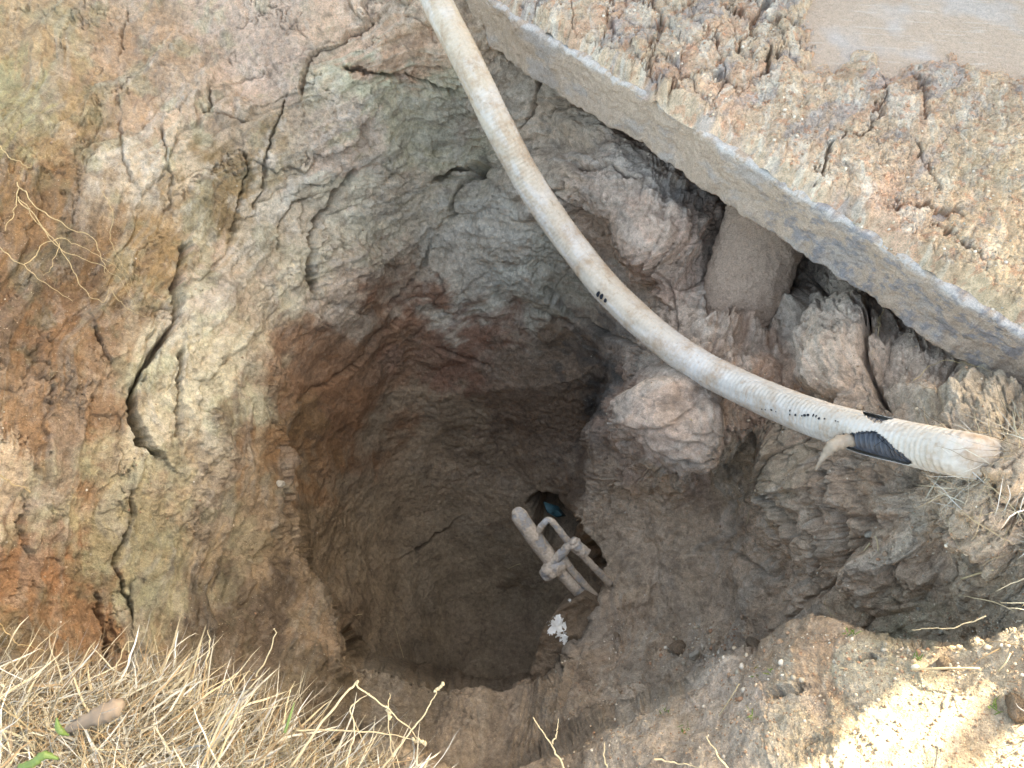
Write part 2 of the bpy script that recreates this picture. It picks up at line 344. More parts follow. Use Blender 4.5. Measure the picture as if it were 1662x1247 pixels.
def axis(a, b, step, lo, hi):
    m = list(np.arange(a, b+step, step)); s = step; x = a; L = []
    while x > lo: s *= 1.13; x -= s; L.append(x)
    s = step; x = m[-1]; R = []
    while x < hi: s *= 1.13; x += s; R.append(x)
    return np.array(L[::-1]+m+R)
STEP = 1.55
xs = axis(-40, 1702, STEP, -2600, 4300); ys = axis(-40, 1290, STEP, -820, 3600)
X, Y = np.meshgrid(xs, ys)
def layered(X, Y):
    wx = X+fbm2(X/60, Y/60, 4)*7; wy = Y+fbm2(X/60+50, Y/60+9, 4)*7
    Xc = np.clip(X, -150, 1810); Yc = np.clip(Y, -150, 1400)
    d = A(Xc, Yc)
    mp = sm(-9, 12, poly_sdf(wx, wy, PIT)); d = d*(1-mp)+np.maximum(B(Xc, Yc), d)*mp
    ms = sm(-8, 10, poly_sdf(wx, wy, SHELF)); d = d*(1-ms)+Db(Xc, Yc)*ms
    mb = sm(-10, 14, poly_sdf(wx, wy, BANK)); d = d*(1-mb)+Cb(Xc, Yc)*mb
    b = (CY-Y)/F; g = (ZC+.0)/(SP-b*CP)          # flat ground plane outside the frame
    out = np.maximum(np.maximum(-X, X-1662), np.maximum(-Y, Y-1247)); k = sm(20, 260, out)
    return d*(1-k)+g*k, mp, ms, mb, k
Dp, mPit, mShelf, mBank, kOut = layered(X, Y)
P = at_np(X, Y, Dp)
def normals(P):
    gu = np.gradient(P, axis=1); gv = np.gradient(P, axis=0); n = np.cross(gu, gv); n /= np.linalg.norm(n, axis=-1)[..., None]+1e-12
    v = np.array([0, 0, ZC])-P; s = np.sign((n*v).sum(-1)); return n*s[..., None]
N0 = normals(P)
wx = X+fbm2(X/25, Y/25, 3)*4+fbm2(X/130+4, Y/130, 2)*9; wy = Y+fbm2(X/25+70, Y/25, 3)*4+fbm2(X/130, Y/130+40, 2)*9
# strata coordinate: rings round the pit, straightening on the left wall and the right bank
cx = 840-60*sm(400, 1000, Y); s_ring = np.hypot((X-cx)*1.0, np.minimum(Y-760, 120)*1.05)+fbm2(X/220, Y/220, 3)*38
ang = np.arctan2(np.sin(np.arctan2(Y-760, X-cx)-1.25+math.pi), np.cos(np.arctan2(Y-760, X-cx)-1.25+math.pi))
t_ring = ang*450
right = sm(960, 1080, X+.25*(Y-600)); 
s_r = X*.92+Y*.36+fbm2(X/160, Y/160, 3)*45; t_r = Y-.3*X
def strata(s, t):
    a = fbm2(s/62, t/230, 3, .5); b = fbm2(s/11+31, t/95, 3, .6); return a, b
a1, b1 = strata(s_ring, t_ring); a2, b2 = strata(s_r, t_r)
sa = a1*(1-right)+a2*right; sb = b1*(1-right)+b2*right
rough = 1-.85*mPit; smoothbank = np.exp(-(((X-1090)/120)**2+((Y-880)/110)**2)**2); rough = rough*(1-.8*smoothbank)
def facets(x, y, sc, step, tilt, crev, cw=.06):
    f1, f2, idv, tl = worley(x/sc, y/sc, 1.0); e = sm(0, cw, f2-f1)
    return step*(idv-.5)*sm(0, .12, f2-f1)+tilt*tl-crev*(1-e)
mud = right*(1-mShelf)*(1-mPit)*sm(1020, 880, Y)
h = fbm3(P, 2.4, 3, .5)*.045*(1-.4*mPit)
h += (.008*sa+.002*sb)*rough*(1-.85*mShelf)*(1-.8*mBank)
q = (sa*.7+fbm3(P, 3, 3, .5, 5)*1.2)*1.7; fq = q-np.floor(q); h += (np.floor(q)+sm(.7, 1., fq))*.006*rough*(1-.6*mShelf)
gate = sm(-.25, .35, n2(X/170+8, Y/170))
fs, ft = s_ring*(1-right)+s_r*right, (t_ring*(1-right)+t_r*right)*.5
fs = fs+fbm2(X/40, Y/40, 3)*14; ft = ft+fbm2(X/40+20, Y/40, 3)*14
h += rough*(1-mShelf)*(1-mBank)*(facets(fs, ft, 120, .012, .018, .006, .03)+gate*facets(fs+900, ft, 50, .005, .007, .004, .05))
mud = mud*(1-.45*np.exp(-(((X-1350)/230)**2+((Y-520)/110)**2)**2))
h += mud*(1-.8*smoothbank)*(facets(wx, wy, 90, .026, .030, .014, .06)+facets(wx+300, wy+90, 34, .008, .010, .005, .08)+gate*facets(wx+30, wy+900, 15, .003, .003, .002, .1))
h += (fbm3(P, 7, 3, .5, 3)*.012*mPit+fbm3(P, 12, 3, .5, 3)*.007+.0065*fbm3(P, 34, 5, .62, 9)*(.5+.8*sm(-.2, .4, n2(X/120+60, Y/120))))*(1-.3*mPit)*(1-.6*mShelf)
g2_ = sm(-.15, .35, n2(X/110+33, Y/110+4)); h += (1-mPit)*(1-mShelf)*(1-mBank)*(1-smoothbank)*(facets(wx+77+fbm2(X/8, Y/8, 2)*2, wy+5, 30, .003, .0055, .002, .07)*g2_+facets(wx+7, wy+500+fbm2(X/8, Y/8, 2)*2, 13, .0012, .002, .0008, .1)*(1-.6*g2_))
c1, c2, _ = worley((fs+fbm2(X/18, Y/18, 3)*12)/95, (ft+fbm2(X/18+5, Y/18, 3)*12)/95); h -= .016*(1-sm(0, .022, c2-c1))*sm(.0, .3, n2(X/95+71, Y/95))*(1-mPit)*(1-mShelf)*(1-smoothbank)
h += mShelf*(1-kOut)*(facets(wx, wy, 70, .004, .006, .001)+fbm3(P, 14, 4, .5, 8)*.008+.0015*fbm3(P, 60, 3, .6, 8)+facets(wx+50, wy, 14, .0015, .0015, .001, .2))*(1-.7*sm(1330, 1460, X))
for (x, y, rx, ry, a) in LUMPS:
    m = (np.abs(X-x) < rx*1.5+40) & (np.abs(Y-y) < ry*1.5+40); q1 = n2(X[m]/38+x, Y[m]/38+y)*17; r = np.hypot((wx[m]+q1-x)/rx, (wy[m]-q1*.7-y)/ry); h[m] += a*np.clip(1-r*r, 0, 1)**.72*.95
crk = np.zeros(X.shape)
for pts, hw, dep, step in CRACKS:
    p = np.array(pts); m = (X > p[:, 0].min()-70) & (X < p[:, 0].max()+70) & (Y > p[:, 1].min()-70) & (Y < p[:, 1].max()+70)
    x_ = wx[m]+n2(X[m]/6, Y[m]/6)*2.2; y_ = wy[m]+n2(X[m]/6+9, Y[m]/6)*2.2; D, sd_ = seg_dist(x_, y_, pts)
    wc = 1.0*hw*(.75+.6*n2(X[m]/30, Y[m]/30)); wc = np.maximum(wc, 1.2); dep *= 1.1
    c = np.exp(-(D/wc)**4); h[m] += -dep*c+step*.8*sd_*np.exp(-D/34)*(1-c); crk[m] = np.maximum(crk[m], c)
for pts, dep, e in POCKETS: 
    mm_ = sm(-e, e, poly_sdf(wx, wy, pts)); h -= dep*mm_
h *= 1-.6*kOut
P = P+N0*h[..., None]
# hidden seam under the slab and the surrounding ground
P[..., 2] = np.where(kOut > .5, np.minimum(P[..., 2], .0), P[..., 2])
far = 70.0
for sl in (np.s_[0, :], np.s_[-1, :], np.s_[:, 0], np.s_[:, -1]):
    v = P[sl][..., :2]-np.array([0, 1.3]); v = v/np.linalg.norm(v, axis=-1)[..., None]*far; P[sl] = np.concatenate([v, np.full(v.shape[:-1]+(1,), -.05)], -1)

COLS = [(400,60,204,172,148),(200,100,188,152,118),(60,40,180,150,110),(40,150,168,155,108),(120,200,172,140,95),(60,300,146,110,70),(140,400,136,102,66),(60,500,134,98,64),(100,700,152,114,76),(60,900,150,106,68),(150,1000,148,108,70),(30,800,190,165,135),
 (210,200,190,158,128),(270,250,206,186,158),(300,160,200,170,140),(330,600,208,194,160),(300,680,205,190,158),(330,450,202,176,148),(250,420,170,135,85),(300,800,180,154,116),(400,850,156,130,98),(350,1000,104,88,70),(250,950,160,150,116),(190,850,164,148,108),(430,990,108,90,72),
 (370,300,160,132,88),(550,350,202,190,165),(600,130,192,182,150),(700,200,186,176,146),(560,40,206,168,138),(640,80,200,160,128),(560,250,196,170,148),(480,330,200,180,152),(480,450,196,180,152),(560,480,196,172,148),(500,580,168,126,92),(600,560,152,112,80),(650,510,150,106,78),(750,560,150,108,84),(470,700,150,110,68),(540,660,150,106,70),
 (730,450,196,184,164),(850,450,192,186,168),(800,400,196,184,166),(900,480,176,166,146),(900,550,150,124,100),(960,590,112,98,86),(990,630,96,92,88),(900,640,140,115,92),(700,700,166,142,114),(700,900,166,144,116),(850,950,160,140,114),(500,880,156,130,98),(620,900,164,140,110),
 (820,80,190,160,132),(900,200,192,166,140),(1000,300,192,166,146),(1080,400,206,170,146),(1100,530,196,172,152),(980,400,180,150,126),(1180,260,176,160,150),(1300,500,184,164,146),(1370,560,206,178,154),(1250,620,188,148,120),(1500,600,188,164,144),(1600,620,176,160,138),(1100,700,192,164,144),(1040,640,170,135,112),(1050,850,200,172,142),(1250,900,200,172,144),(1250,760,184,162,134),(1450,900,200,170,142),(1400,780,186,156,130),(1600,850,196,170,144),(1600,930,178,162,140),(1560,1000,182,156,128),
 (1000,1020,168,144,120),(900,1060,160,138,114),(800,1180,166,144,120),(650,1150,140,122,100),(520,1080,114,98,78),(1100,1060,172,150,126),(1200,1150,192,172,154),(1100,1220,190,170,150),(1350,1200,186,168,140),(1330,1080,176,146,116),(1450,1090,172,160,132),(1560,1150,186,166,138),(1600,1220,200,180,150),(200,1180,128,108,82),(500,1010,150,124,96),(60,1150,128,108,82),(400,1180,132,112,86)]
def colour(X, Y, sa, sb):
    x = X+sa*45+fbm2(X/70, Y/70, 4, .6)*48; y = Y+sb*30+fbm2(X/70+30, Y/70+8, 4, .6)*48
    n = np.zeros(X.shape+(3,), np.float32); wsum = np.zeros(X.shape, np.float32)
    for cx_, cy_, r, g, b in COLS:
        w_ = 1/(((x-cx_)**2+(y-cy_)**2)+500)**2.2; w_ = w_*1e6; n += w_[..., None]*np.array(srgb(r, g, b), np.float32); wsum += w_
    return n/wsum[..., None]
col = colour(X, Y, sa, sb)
# band colours of the strata: rust, pale grey-green, pink
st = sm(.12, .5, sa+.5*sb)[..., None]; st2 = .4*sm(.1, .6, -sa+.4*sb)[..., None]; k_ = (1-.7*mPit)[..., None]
lum = col.mean(-1, keepdims=True)
col = col*(1-.32*st*k_)+.32*st*k_*lum*np.array([1.10, 1.04, .92])*1.12
col = col*(1-.5*st2*k_)+.5*st2*k_*lum*np.array([1.22, .88, .66])*.86
yg = (sm(.1, .5, fbm2(X/90+5, Y/90+77, 4, .6))*sm(620, 300, X)*(1-mBank))[..., None]; col = col*(1-.4*yg)+.4*yg*lum*np.array([1.05, 1.06, .62])
wh = (sm(.3, .7, fbm2(X/38+15, Y/60+7, 5, .65))*(1-mPit)*(.25+.75*np.exp(-((X-480)/260)**2-((Y-300)/200)**2)))[..., None]; col = col*(1-.4*wh)+.4*wh*np.array(srgb(212, 204, 192))
dk = sm(.35, .7, fbm2(X/30+95, Y/30+7, 5, .65))[..., None]; col = col*(1-.35*dk)+.35*dk*np.array(srgb(110, 92, 76))
lm = (col@np.array([.3, .5, .2]))[..., None]; col = lm+(col-lm)*.76; col = np.clip(col*1.14*np.array([1.02, .99, .93]), .01, .8)
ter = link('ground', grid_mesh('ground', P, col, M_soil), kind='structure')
# depth lookup of the finished terrain (photo px -> metres), used to rest things on it
iy = np.searchsorted(ys, 0); 
def depth(px, py):
    i = min(max(int(np.searchsorted(ys, py)), 0), len(ys)-1); j = min(max(int(np.searchsorted(xs, px)), 0), len(xs)-1)
    p = P[i, j]; return float(p[1]*CP-(p[2]-ZC)*SP)
def surf(px, py, lift=0):
    i = min(max(int(np.searchsorted(ys, py)), 1), len(ys)-2); j = min(max(int(np.searchsorted(xs, px)), 1), len(xs)-2)
    return Vector(P[i, j]+N0[i, j]*lift), Vector(N0[i, j])

# ---------------------------------------------------------------- concrete slab with the clay lying on it
E0 = np.array([-.08, 2.24]); ED = np.array([1.20, -1.27]); ED = ED/np.linalg.norm(ED); EN = np.array([-ED[1], ED[0]])   # along the edge / away from the hole
ZT, TH = .0, .155
slab = thing('concrete_slab', 'mud smeared grey concrete slab edge jutting over the upper right side of the hole', 'slab')
La = np.concatenate([np.linspace(-3.2, -.25, 60), np.linspace(-.25, 2.1, 1000)[1:], np.linspace(2.1, 3.2, 30)[1:]])
# profile: under side -> lower lip -> side face -> upper lip -> top
prof = [(1.5, -TH), (.5, -TH), (.25, -TH), (.12, -TH)]+[(b, -TH) for b in np.linspace(.1, .012, 12)]+[(.004, -TH+.003)]+[(0, z) for z in np.linspace(-TH+.008, -.010, 70)]+[(.004, -.004)]+[(b, 0) for b in np.linspace(.010, .15, 24)]+[(b, 0) for b in np.linspace(.17, 1.5, 260)]+[(2.0, 0), (4, 0)]
pb = np.array([p[0] for p in prof]); pz = np.array([p[1] for p in prof])
LA, PB = np.meshgrid(La, pb, indexing='ij'); PZ = np.broadcast_to(pz, LA.shape).copy()
side = sm(.12, .0, PB); low = sm(-TH+.05, -TH, PZ)
wav = fbm2(LA*2.2, LA*0+3, 4)*.020+np.abs(fbm2(LA*8, LA*0+33, 3))*.010+fbm2(LA*25, LA*0+9, 3)*.003
PB2 = PB+side*(wav+fbm2(LA*12, PZ*14, 5, .6)*.005-.008*low*sm(-.3, .5, n2(LA*6, LA*0)))
PZ2 = PZ-low*side*(.008+np.abs(fbm2(LA*14, PB*9+4, 4, .6))*.009)+(PZ > -.02)*(fbm2(LA*5, PB*5, 4)*.004)
XY = E0+LA[..., None]*ED+PB2[..., None]*EN
SPt = np.concatenate([XY, (ZT+PZ2)[..., None]], -1)
pxs, pys, _ = project(SPt)
cc = np.ones(SPt.shape)*np.array(srgb(190, 168, 148))
bl = sm(.05, .5, fbm2(LA*5+3, PZ*9+PB*5, 5, .6))[..., None]*.6; cc = cc*(1-bl)+bl*np.array(srgb(172, 164, 158))
ue = (sm(-.026, -.004, PZ)*sm(.05, .0, PB)*sm(-.35, .3, fbm2(LA*22, PZ*40, 4, .7)+.15))[..., None]; cc = cc*(1-.8*ue)+.8*ue*np.array(srgb(208, 202, 196))
gb = (sm(-.05, .6, fbm2(LA*16+40, PZ*24, 5, .75))*sm(.95, 1.2, LA)*side)[..., None]; cc = cc*(1-.7*gb)+.7*gb*np.array(srgb(134, 134, 138))
tp = (PB > .15)[..., None]; pk = sm(-.2, .3, fbm2(LA*3, PB*3, 4))[..., None]; cc = np.where(tp, np.array(srgb(206, 184, 164))*(1-.7*pk)+.7*pk*np.array(srgb(204, 196, 190)), cc); scr = (sm(.55, .75, fbm2(LA*6+PB*3, PB*70-LA*60, 2))*(PB > .15))[..., None]*.35; cc = cc*(1-scr)+scr*np.array(srgb(228, 222, 214))
link('slab_body', grid_mesh('slab_body', SPt, cc, M_conc), slab)
# clay crust: its own sheet of lumpy clay with thickness
la = np.linspace(-.35, 1.85, 1250); lb = np.linspace(.006, 1.42, 760); LA, LB = np.meshgrid(la, lb, indexing='ij')
XY = E0+LA[..., None]*ED+LB[..., None]*EN; base = np.concatenate([XY, np.full(LA.shape+(1,), .03)], -1); U, V, _ = project(base)
wu = U+fbm2(U/22, V/22, 4, .6)*9; wv = V+fbm2(U/22+9, V/22, 4, .6)*9
BARE = [(1318,-200),(1325,30),(1322,80),(1345,100),(1375,78),(1430,85),(1452,112),(1490,80),(1540,76),(1600,92),(1680,118),(1900,150),(1900,-300)]
sdf = poly_sdf(wu+fbm2(U/60, V/60+3, 3)*16, wv+fbm2(U/60+8, V/60, 3)*16, BARE)
edge = sm(0, .05+.0*LB, LB+fbm2(LA*9, LB*3, 3)*.03)
s = LA*1+LB*.35+fbm2(LA*4, LB*4, 3)*.05; t = LB
a = fbm2(s*26, t*5, 4, .6); b = fbm2(s*85+7, t*16, 3, .6)
H = .030+fbm2(LA*4, LB*4, 4)*.014+a*.004+b*.0013+.0022*fbm3(base, 60, 4, .6)
f1, f2, idv = worley(wu/46, wv/46); g1, g2, idg = worley(wu/17, wv/17)
lump = sm(1300, 1150, U)*sm(190, 120, V)+sm(140, 80, V)*sm(1340, 1290, U)
_, _, _, tl = worley(wu/46, wv/46, 1.); H += (sm(0, .12, f2-f1)*(.4+idv)*.013+tl*.010-f1*.004)*np.clip(lump+.3, 0, 1)+(sm(0, .12, g2-g1)*(.4+idg))*.0028
H += .0016*fbm2(wu/5, wv/5, 3, .6)
for pts, hw, dep in [([(1180,15),(1210,30),(1230,28),(1250,5)],4,.035),([(1262,35),(1290,36),(1312,26)],4,.035),([(1230,28),(1215,60),(1190,90)],3,.02),([(1247,85),(1242,105),(1240,125)],3.5,.03),([(1262,85),(1266,97)],3,.03),
    ([(1145,75),(1165,65),(1160,80)],2.5,.02),([(1520,347),(1540,345),(1558,347)],5,.05),([(1555,350),(1500,330),(1440,335)],2.4,.02),([(1490,110),(1500,150),(1495,190)],2.5,.02),([(1492,235),(1495,255),(1512,275),(1525,300)],2.8,.025),([(1345,240),(1335,270),(1328,290)],2.5,.02),
    ([(1325,90),(1330,60),(1322,30)],3,.02),([(1062,140),(1050,90),(1075,40),(1060,0)],3,.018),([(1440,120),(1430,180),(1400,215),(1370,225)],2.5,.015),([(1600,420),(1560,400),(1530,360)],2.5,.02),([(1000,70),(985,30),(990,0)],2.5,.015),([(1190,140),(1150,120),(1110,130),(1080,160)],2.4,.015)]:
    D, _ = seg_dist(wu, wv, pts); H -= 1.6*dep*np.exp(-(D/(hw*1.25))**4)
H = H*edge*(sm(8, -10, sdf)*.35+.65*sm(4, -55, sdf))-.012*sm(-6, 6, sdf)-.014*sm(.03, .0, LB)
Pc = np.concatenate([XY, (ZT+H)[..., None]], -1)
cl = np.ones(Pc.shape)*np.array(srgb(200, 178, 154))
def blend(c, m, rgb): m = m[..., None]; return c*(1-m)+m*np.array(srgb(*rgb))
cl = blend(cl, .7*sm(.05, .5, fbm2(LA*5+3, LB*3, 4, .6)), (196,160,136)); cl = blend(cl, .65*sm(.12, .5, fbm2(LA*9+33, LB*4, 4, .6)), (168,160,158))
cl = blend(cl, .6*sm(.1, .5, fbm2(s*18+33, t*4, 4, .6)), (196,168,142)); cl = blend(cl, .55*sm(.15, .5, fbm2(s*24+3, t*6, 4, .6)), (214,206,192))
cl = blend(cl, .5*sm(1450, 1600, U)*sm(150, 300, V), (206,182,146)); cl = blend(cl, .35*sm(.3, .6, fbm2(LA*22+9, LB*22, 4, .6)), (160,150,145))
cl = blend(cl, .6*sm(.4, .65, fbm2(LA*30+60, LB*30, 4, .6)), (196,150,122))
link('clay_crust', grid_mesh('clay_crust', Pc, np.clip(cl*1.27*np.array([1.01, .99, .95]), 0, .85), M_crust, keep=(sdf[:-1, :-1] < 12)), slab)

# ---------------------------------------------------------------- round concrete pier under the slab
pier = thing('concrete_pier', 'round mud coated concrete pier standing under the slab', 'pier')
top = at(1262, 300, 2.36); bot = at(1190, 528, 2.32)
top = Vector((top.x, top.y, -.14)); n = 220; Vv = []; Ff = []; SD = 260
for i in range(n):
    f = i/(n-1)*1.35-.05; c = top.lerp(bot, f); r = .135-.020*f
    for k in range(SD):
        a = 2*math.pi*k/SD; Vv.append((c.x+r*math.cos(a), c.y+r*math.sin(a), c.z))
Vv = np.array(Vv); cen = Vv.reshape(n, SD, 3).mean(1).repeat(SD, 0); dv = Vv-cen
Vv = cen+dv*(1+.05*fbm3(Vv, 6, 3)+.045*fbm3(Vv, 30, 5, .65))[:, None]
for i in range(n-1):
    for k in range(SD): a = i*SD+k; b = i*SD+(k+1) % SD; Ff.append((a, b, b+SD, a+SD))
link('pier_shaft', mesh_from('pier_shaft', Vv, Ff, M_pier), pier)

# ---------------------------------------------------------------- sleeved drainage hose
HC = [(690,-45,2.2),(712,10,2.2),(757,97,2.18),(807,200,2.2),(861,300,2.25),(930,400,2.27),(1000,484,2.2),(1100,571,2.09),(1199,627,1.97),(1299,670,1.80),(1398,702,1.63),(1498,725,1.50),(1578,741,1.42),(1638,752,1.455)]
path = catmull([at(*p) for p in HC], 900); T, Nn, Bn = frames(path); SDS = 96; R = .0435
arc = np.r_[0, np.cumsum(np.linalg.norm(np.diff(path, axis=0), axis=1))]
aa = np.arange(SDS)*2*math.pi/SDS; IA, AA = np.meshgrid(np.arange(900), aa, indexing='ij')
AR = arc[:, None]+0*AA
def ringpos(r): return path[:, None]+r[..., None]*(np.cos(AA)[..., None]*Nn[:, None]+np.sin(AA)[..., None]*Bn[:, None])
hx, hy, _ = project(path); 
rr = R+.0011*np.sin(AR*2*math.pi/.0125)*(.5+.8*n2(AR*4, AA))+.0012*fbm2(AR*9, np.cos(AA)*2, 3)
endt = sm(arc[-1]-.10, arc[-1], AR); rr = rr*(1-.15*endt)*(1+.25*endt*n2(AR*40, AA*2))
tear = sm(.07, .0, np.abs(AR-arc[np.argmin(np.abs(hx-1412))])); rr = rr*(1+.03*tear)
hose = thing('drainage_hose', 'dirty white sleeved drainage hose sagging across the hole, torn open near its right end', 'hose')
RP = ringpos(rr); vw_ = np.array([0, 0, ZC])-path[:, None]; vw_ = vw_/np.linalg.norm(vw_, axis=-1)[..., None]; ofs = ((RP-path[:, None])*vw_).sum(-1); RP = RP-vw_*(ofs*.78*endt)[..., None]
sidev = (project(RP)[1]-hy[:, None])/34.; U, V, _ = project(RP); U = U+n2(U/3, V/3)*1.5; V = V+n2(U/3+9, V/3)*2
TE1 = [(1355,712),(1372,706),(1395,702),(1420,700),(1436,712),(1452,728),(1470,741),(1480,752),(1440,765),(1400,760),(1365,748),(1340,738)]
TE2 = [(1396,664),(1403,673),(1417,685),(1430,685),(1445,680),(1460,678),(1460,650),(1396,650)]
view = (np.array([0, 0, ZC])-RP); nrm = RP-path[:, None]; facing = (view*nrm).sum(-1) > 0
cut = AR > arc[-1]-.008-.085*np.clip(.5+.5*sidev, 0, 1)**1.3+.007*n2(AA*6, AR*30)
hole = cut | ((poly_sdf(U, V, TE1) > 0) | (poly_sdf(U, V, TE2) > 0)) & facing
cl = np.ones(RP.shape)*np.array(srgb(188, 181, 172)); cl = blend(cl, .8*sm(1150, 1000, U), (190,174,154)); cl = blend(cl, .45*sm(-.1, .4, fbm2(AR*6, np.cos(AA)*2+5, 3)), (200,197,194))
cl = blend(cl, .32*sm(.2, .9, np.sin(AR*2*math.pi/.0125))*sm(-.3, .2, n2(AR*5, AA)), (196,176,154))
RPc = np.concatenate([RP, RP[:, :1]], 1); clc = np.concatenate([cl, cl[:, :1]], 1); hol = np.concatenate([hole, hole[:, :1]], 1)
keep = ~(hol[:-1, :-1] | hol[1:, 1:])
slv = link('fabric_sleeve', grid_mesh('fabric_sleeve', RPc, clc, M_sleeve, keep=keep), hose)
sol = slv.modifiers.new('thickness', 'SOLIDIFY'); sol.thickness = .0012; sol.offset = -1
ri = .0355+.0022*np.sin(AR*2*math.pi/.0085); RI = ringpos(ri); RI = np.concatenate([RI, RI[:, :1]], 1)
i0, i1 = np.argmin(np.abs(hx-1250)), np.argmin(np.abs(hx-1600))
p2 = path[i0:i1]; t_ = np.linspace(0, 1, 1400); ii = t_*(len(p2)-1); fine = np.stack([np.interp(ii, np.arange(len(p2)), p2[:, k]) for k in range(3)], -1)
ar = np.linspace(arc[i0], arc[i1-1], 1400); Vt, Ft = tube_data(fine, .0348+.0030*np.sin(ar*2*math.pi/.0115), 40)
link('corrugated_pipe', mesh_from('corrugated_pipe', Vt, Ft, M_black), hose)
def on_hose(px, py, lift=.0006):
    e = (U-px)**2+(V-py)**2+(~facing)*1e9; k = np.unravel_index(np.argmin(e), e.shape); o = Vector(nrm[k]).normalized(); return Vector(RP[k])+o*lift, o, Vector(T[k[0]])
for px, py, rx, ry, an in [(971,478,3.2,6,.2),(977,482,3.2,5.6,.2),(982,487,3,4,.3),(1238,664,1.3,1.3,0),(1243,664,1.2,1.2,0),(1252,666,2.2,1.5,0),(1259,667,1.2,1,0),(1283,668,1.4,1.8,0),(1283,673,1.4,1.6,0),(1291,674,2,2,0),(1301,676,1.6,1.4,0),(1306,673.5,3.2,2,0),(1313,674,3,2,0),(1321,675,1.6,2.6,.4),(1325,676,1.4,2.4,.4),(1329,678.5,2.4,2,0),(1339,679.5,1.8,1.5,0),(1357,683,1.6,1,0),(1361,684,1.2,.9,0)]:
    c, o, tt = on_hose(px, py, .0018); b_ = o.cross(tt).normalized(); d = (c-cam.location).length/F; vs_ = []
    for k in range(14):
        a = 2*math.pi*k/14; x = rx*math.cos(a)*d*(1+.12*math.sin(3*a+px)); y = ry*math.sin(a)*d; q = tt*x+b_*y; rr_ = q.dot(b_)
        vs_.append(c+q-o*(rr_*rr_/(2*R)))
    link('printed_mark', mesh_from('printed_mark', vs_, [tuple(range(14))], M_ink), hose)
# hanging torn flap and loose threads
def ribbon(name, pts, wid, mat, parent, nrm_=None, th=.0012, **k):
    pth = catmull(pts, 24); T_, N_, B_ = frames(pth); W = np.interp(np.linspace(0, 1, 24), np.linspace(0, 1, len(wid)), wid)
    vd = np.array([0, 0, ZC])-pth; sdv = np.cross(T_, vd); sdv /= np.linalg.norm(sdv, axis=1)[:, None]; sdv = sdv
    W = W*(1+.15*np.sin(np.arange(24)*2.1)); ups = np.cross(sdv, T_); rows = []
    for f in (-1, -.5, 0, .5, 1): rows.append(pth+sdv*(W*f/2)[:, None]+ups*(.25*W*(1-f*f))[:, None])
    G = np.stack(rows, 1); o = link(name, grid_mesh(name, G, np.ones(G.shape)*np.array(srgb(165, 148, 130)), mat), parent, **k)
    m = o.modifiers.new('t', 'SOLIDIFY'); m.thickness = th; return o
ribbon('torn_flap', [at(1385,712,1.61), at(1355,722,1.612), at(1340,738,1.63), at(1331,750,1.64), at(1324,764,1.66)], [.030,.030,.018,.008,.005], M_sleeve, hose)
for i, (a_, b_) in enumerate([((1405,668),(1425,684)),((1412,670),(1432,684)),((1420,668),(1438,681)),((1398,704),(1420,703)),((1424,705),(1440,722)),((1432,712),(1448,732)),((1440,712),(1419,724)),((1450,728),(1470,745)),((1444,724),(1452,742))]):
    c0, o0, _ = on_hose(*a_, .001); c1, o1, _ = on_hose(*b_, .001); mid = c0.lerp(c1, .5)+o0*.003
    tube('loose_thread', catmull([c0, mid, c1], 10), .0005, M_sleeve, hose, 5)

# ---------------------------------------------------------------- buried steel tool in the pit side
DM = 2.42
tool = thing('buried_steel_frame', 'mud caked steel tube with a looped rod sticking out of the pit side', 'metal frame')
def pts_at(l): return [at(x, y, d) for x, y, d in l]
tp_ = catmull(pts_at([(838,826,2.36),(845,840,2.37),(862,866,2.39),(885,896,2.42),(908,925,2.44),(930,950,2.46),(952,975,2.5),(975,1000,2.56)]), 80)
tr = np.interp(np.linspace(0, 1, 80), [0,.015,.05,.12,.4,.5,.55,1], [.009,.016,.020,.026,.027,.026,.021,.021])
tube('tube', tp_, tr, M_metal, tool, 28, .06, 30)
tube('rod_loop', catmull(pts_at([(868,874,2.40),(874,862,2.38),(882,850,2.36),(890,845,2.355),(899,850,2.36),(912,866,2.37),(930,888,2.39),(948,904,2.40),(968,925,2.43),(990,948,2.48)]), 90), np.interp(np.linspace(0, 1, 90), [0, 1], [.0100,.0115]), M_metal, tool, 18, .14, 50)
tube('cross_bar', catmull(pts_at([(893,918,2.42),(908,902,2.40),(922,887,2.385),(932,880,2.38)]), 40), np.interp(np.linspace(0, 1, 40), [0,.5,1], [.018,.014,.017]), M_metal, tool, 20, .16, 40)
tube('inner_bar', catmull(pts_at([(912,902,2.41),(925,922,2.43),(945,946,2.46),(970,972,2.52)]), 40), .013, M_metal, tool, 18, .12, 50)
tube('clamp_collar', catmull(pts_at([(884,935,2.44),(892,926,2.42),(903,918,2.42),(915,912,2.43)]), 30), np.interp(np.linspace(0, 1, 30), [0,.12,.5,.9,1], [.012,.024,.031,.025,.015]), M_metal, tool, 22, .22, 45)
tube('joint_knuckle', catmull(pts_at([(928,876,2.37),(934,884,2.375),(944,892,2.38),(950,899,2.39)]), 24), np.interp(np.linspace(0, 1, 24), [0,.3,.6,1], [.014,.021,.017,.019]), M_metal, tool, 20, .25, 60)

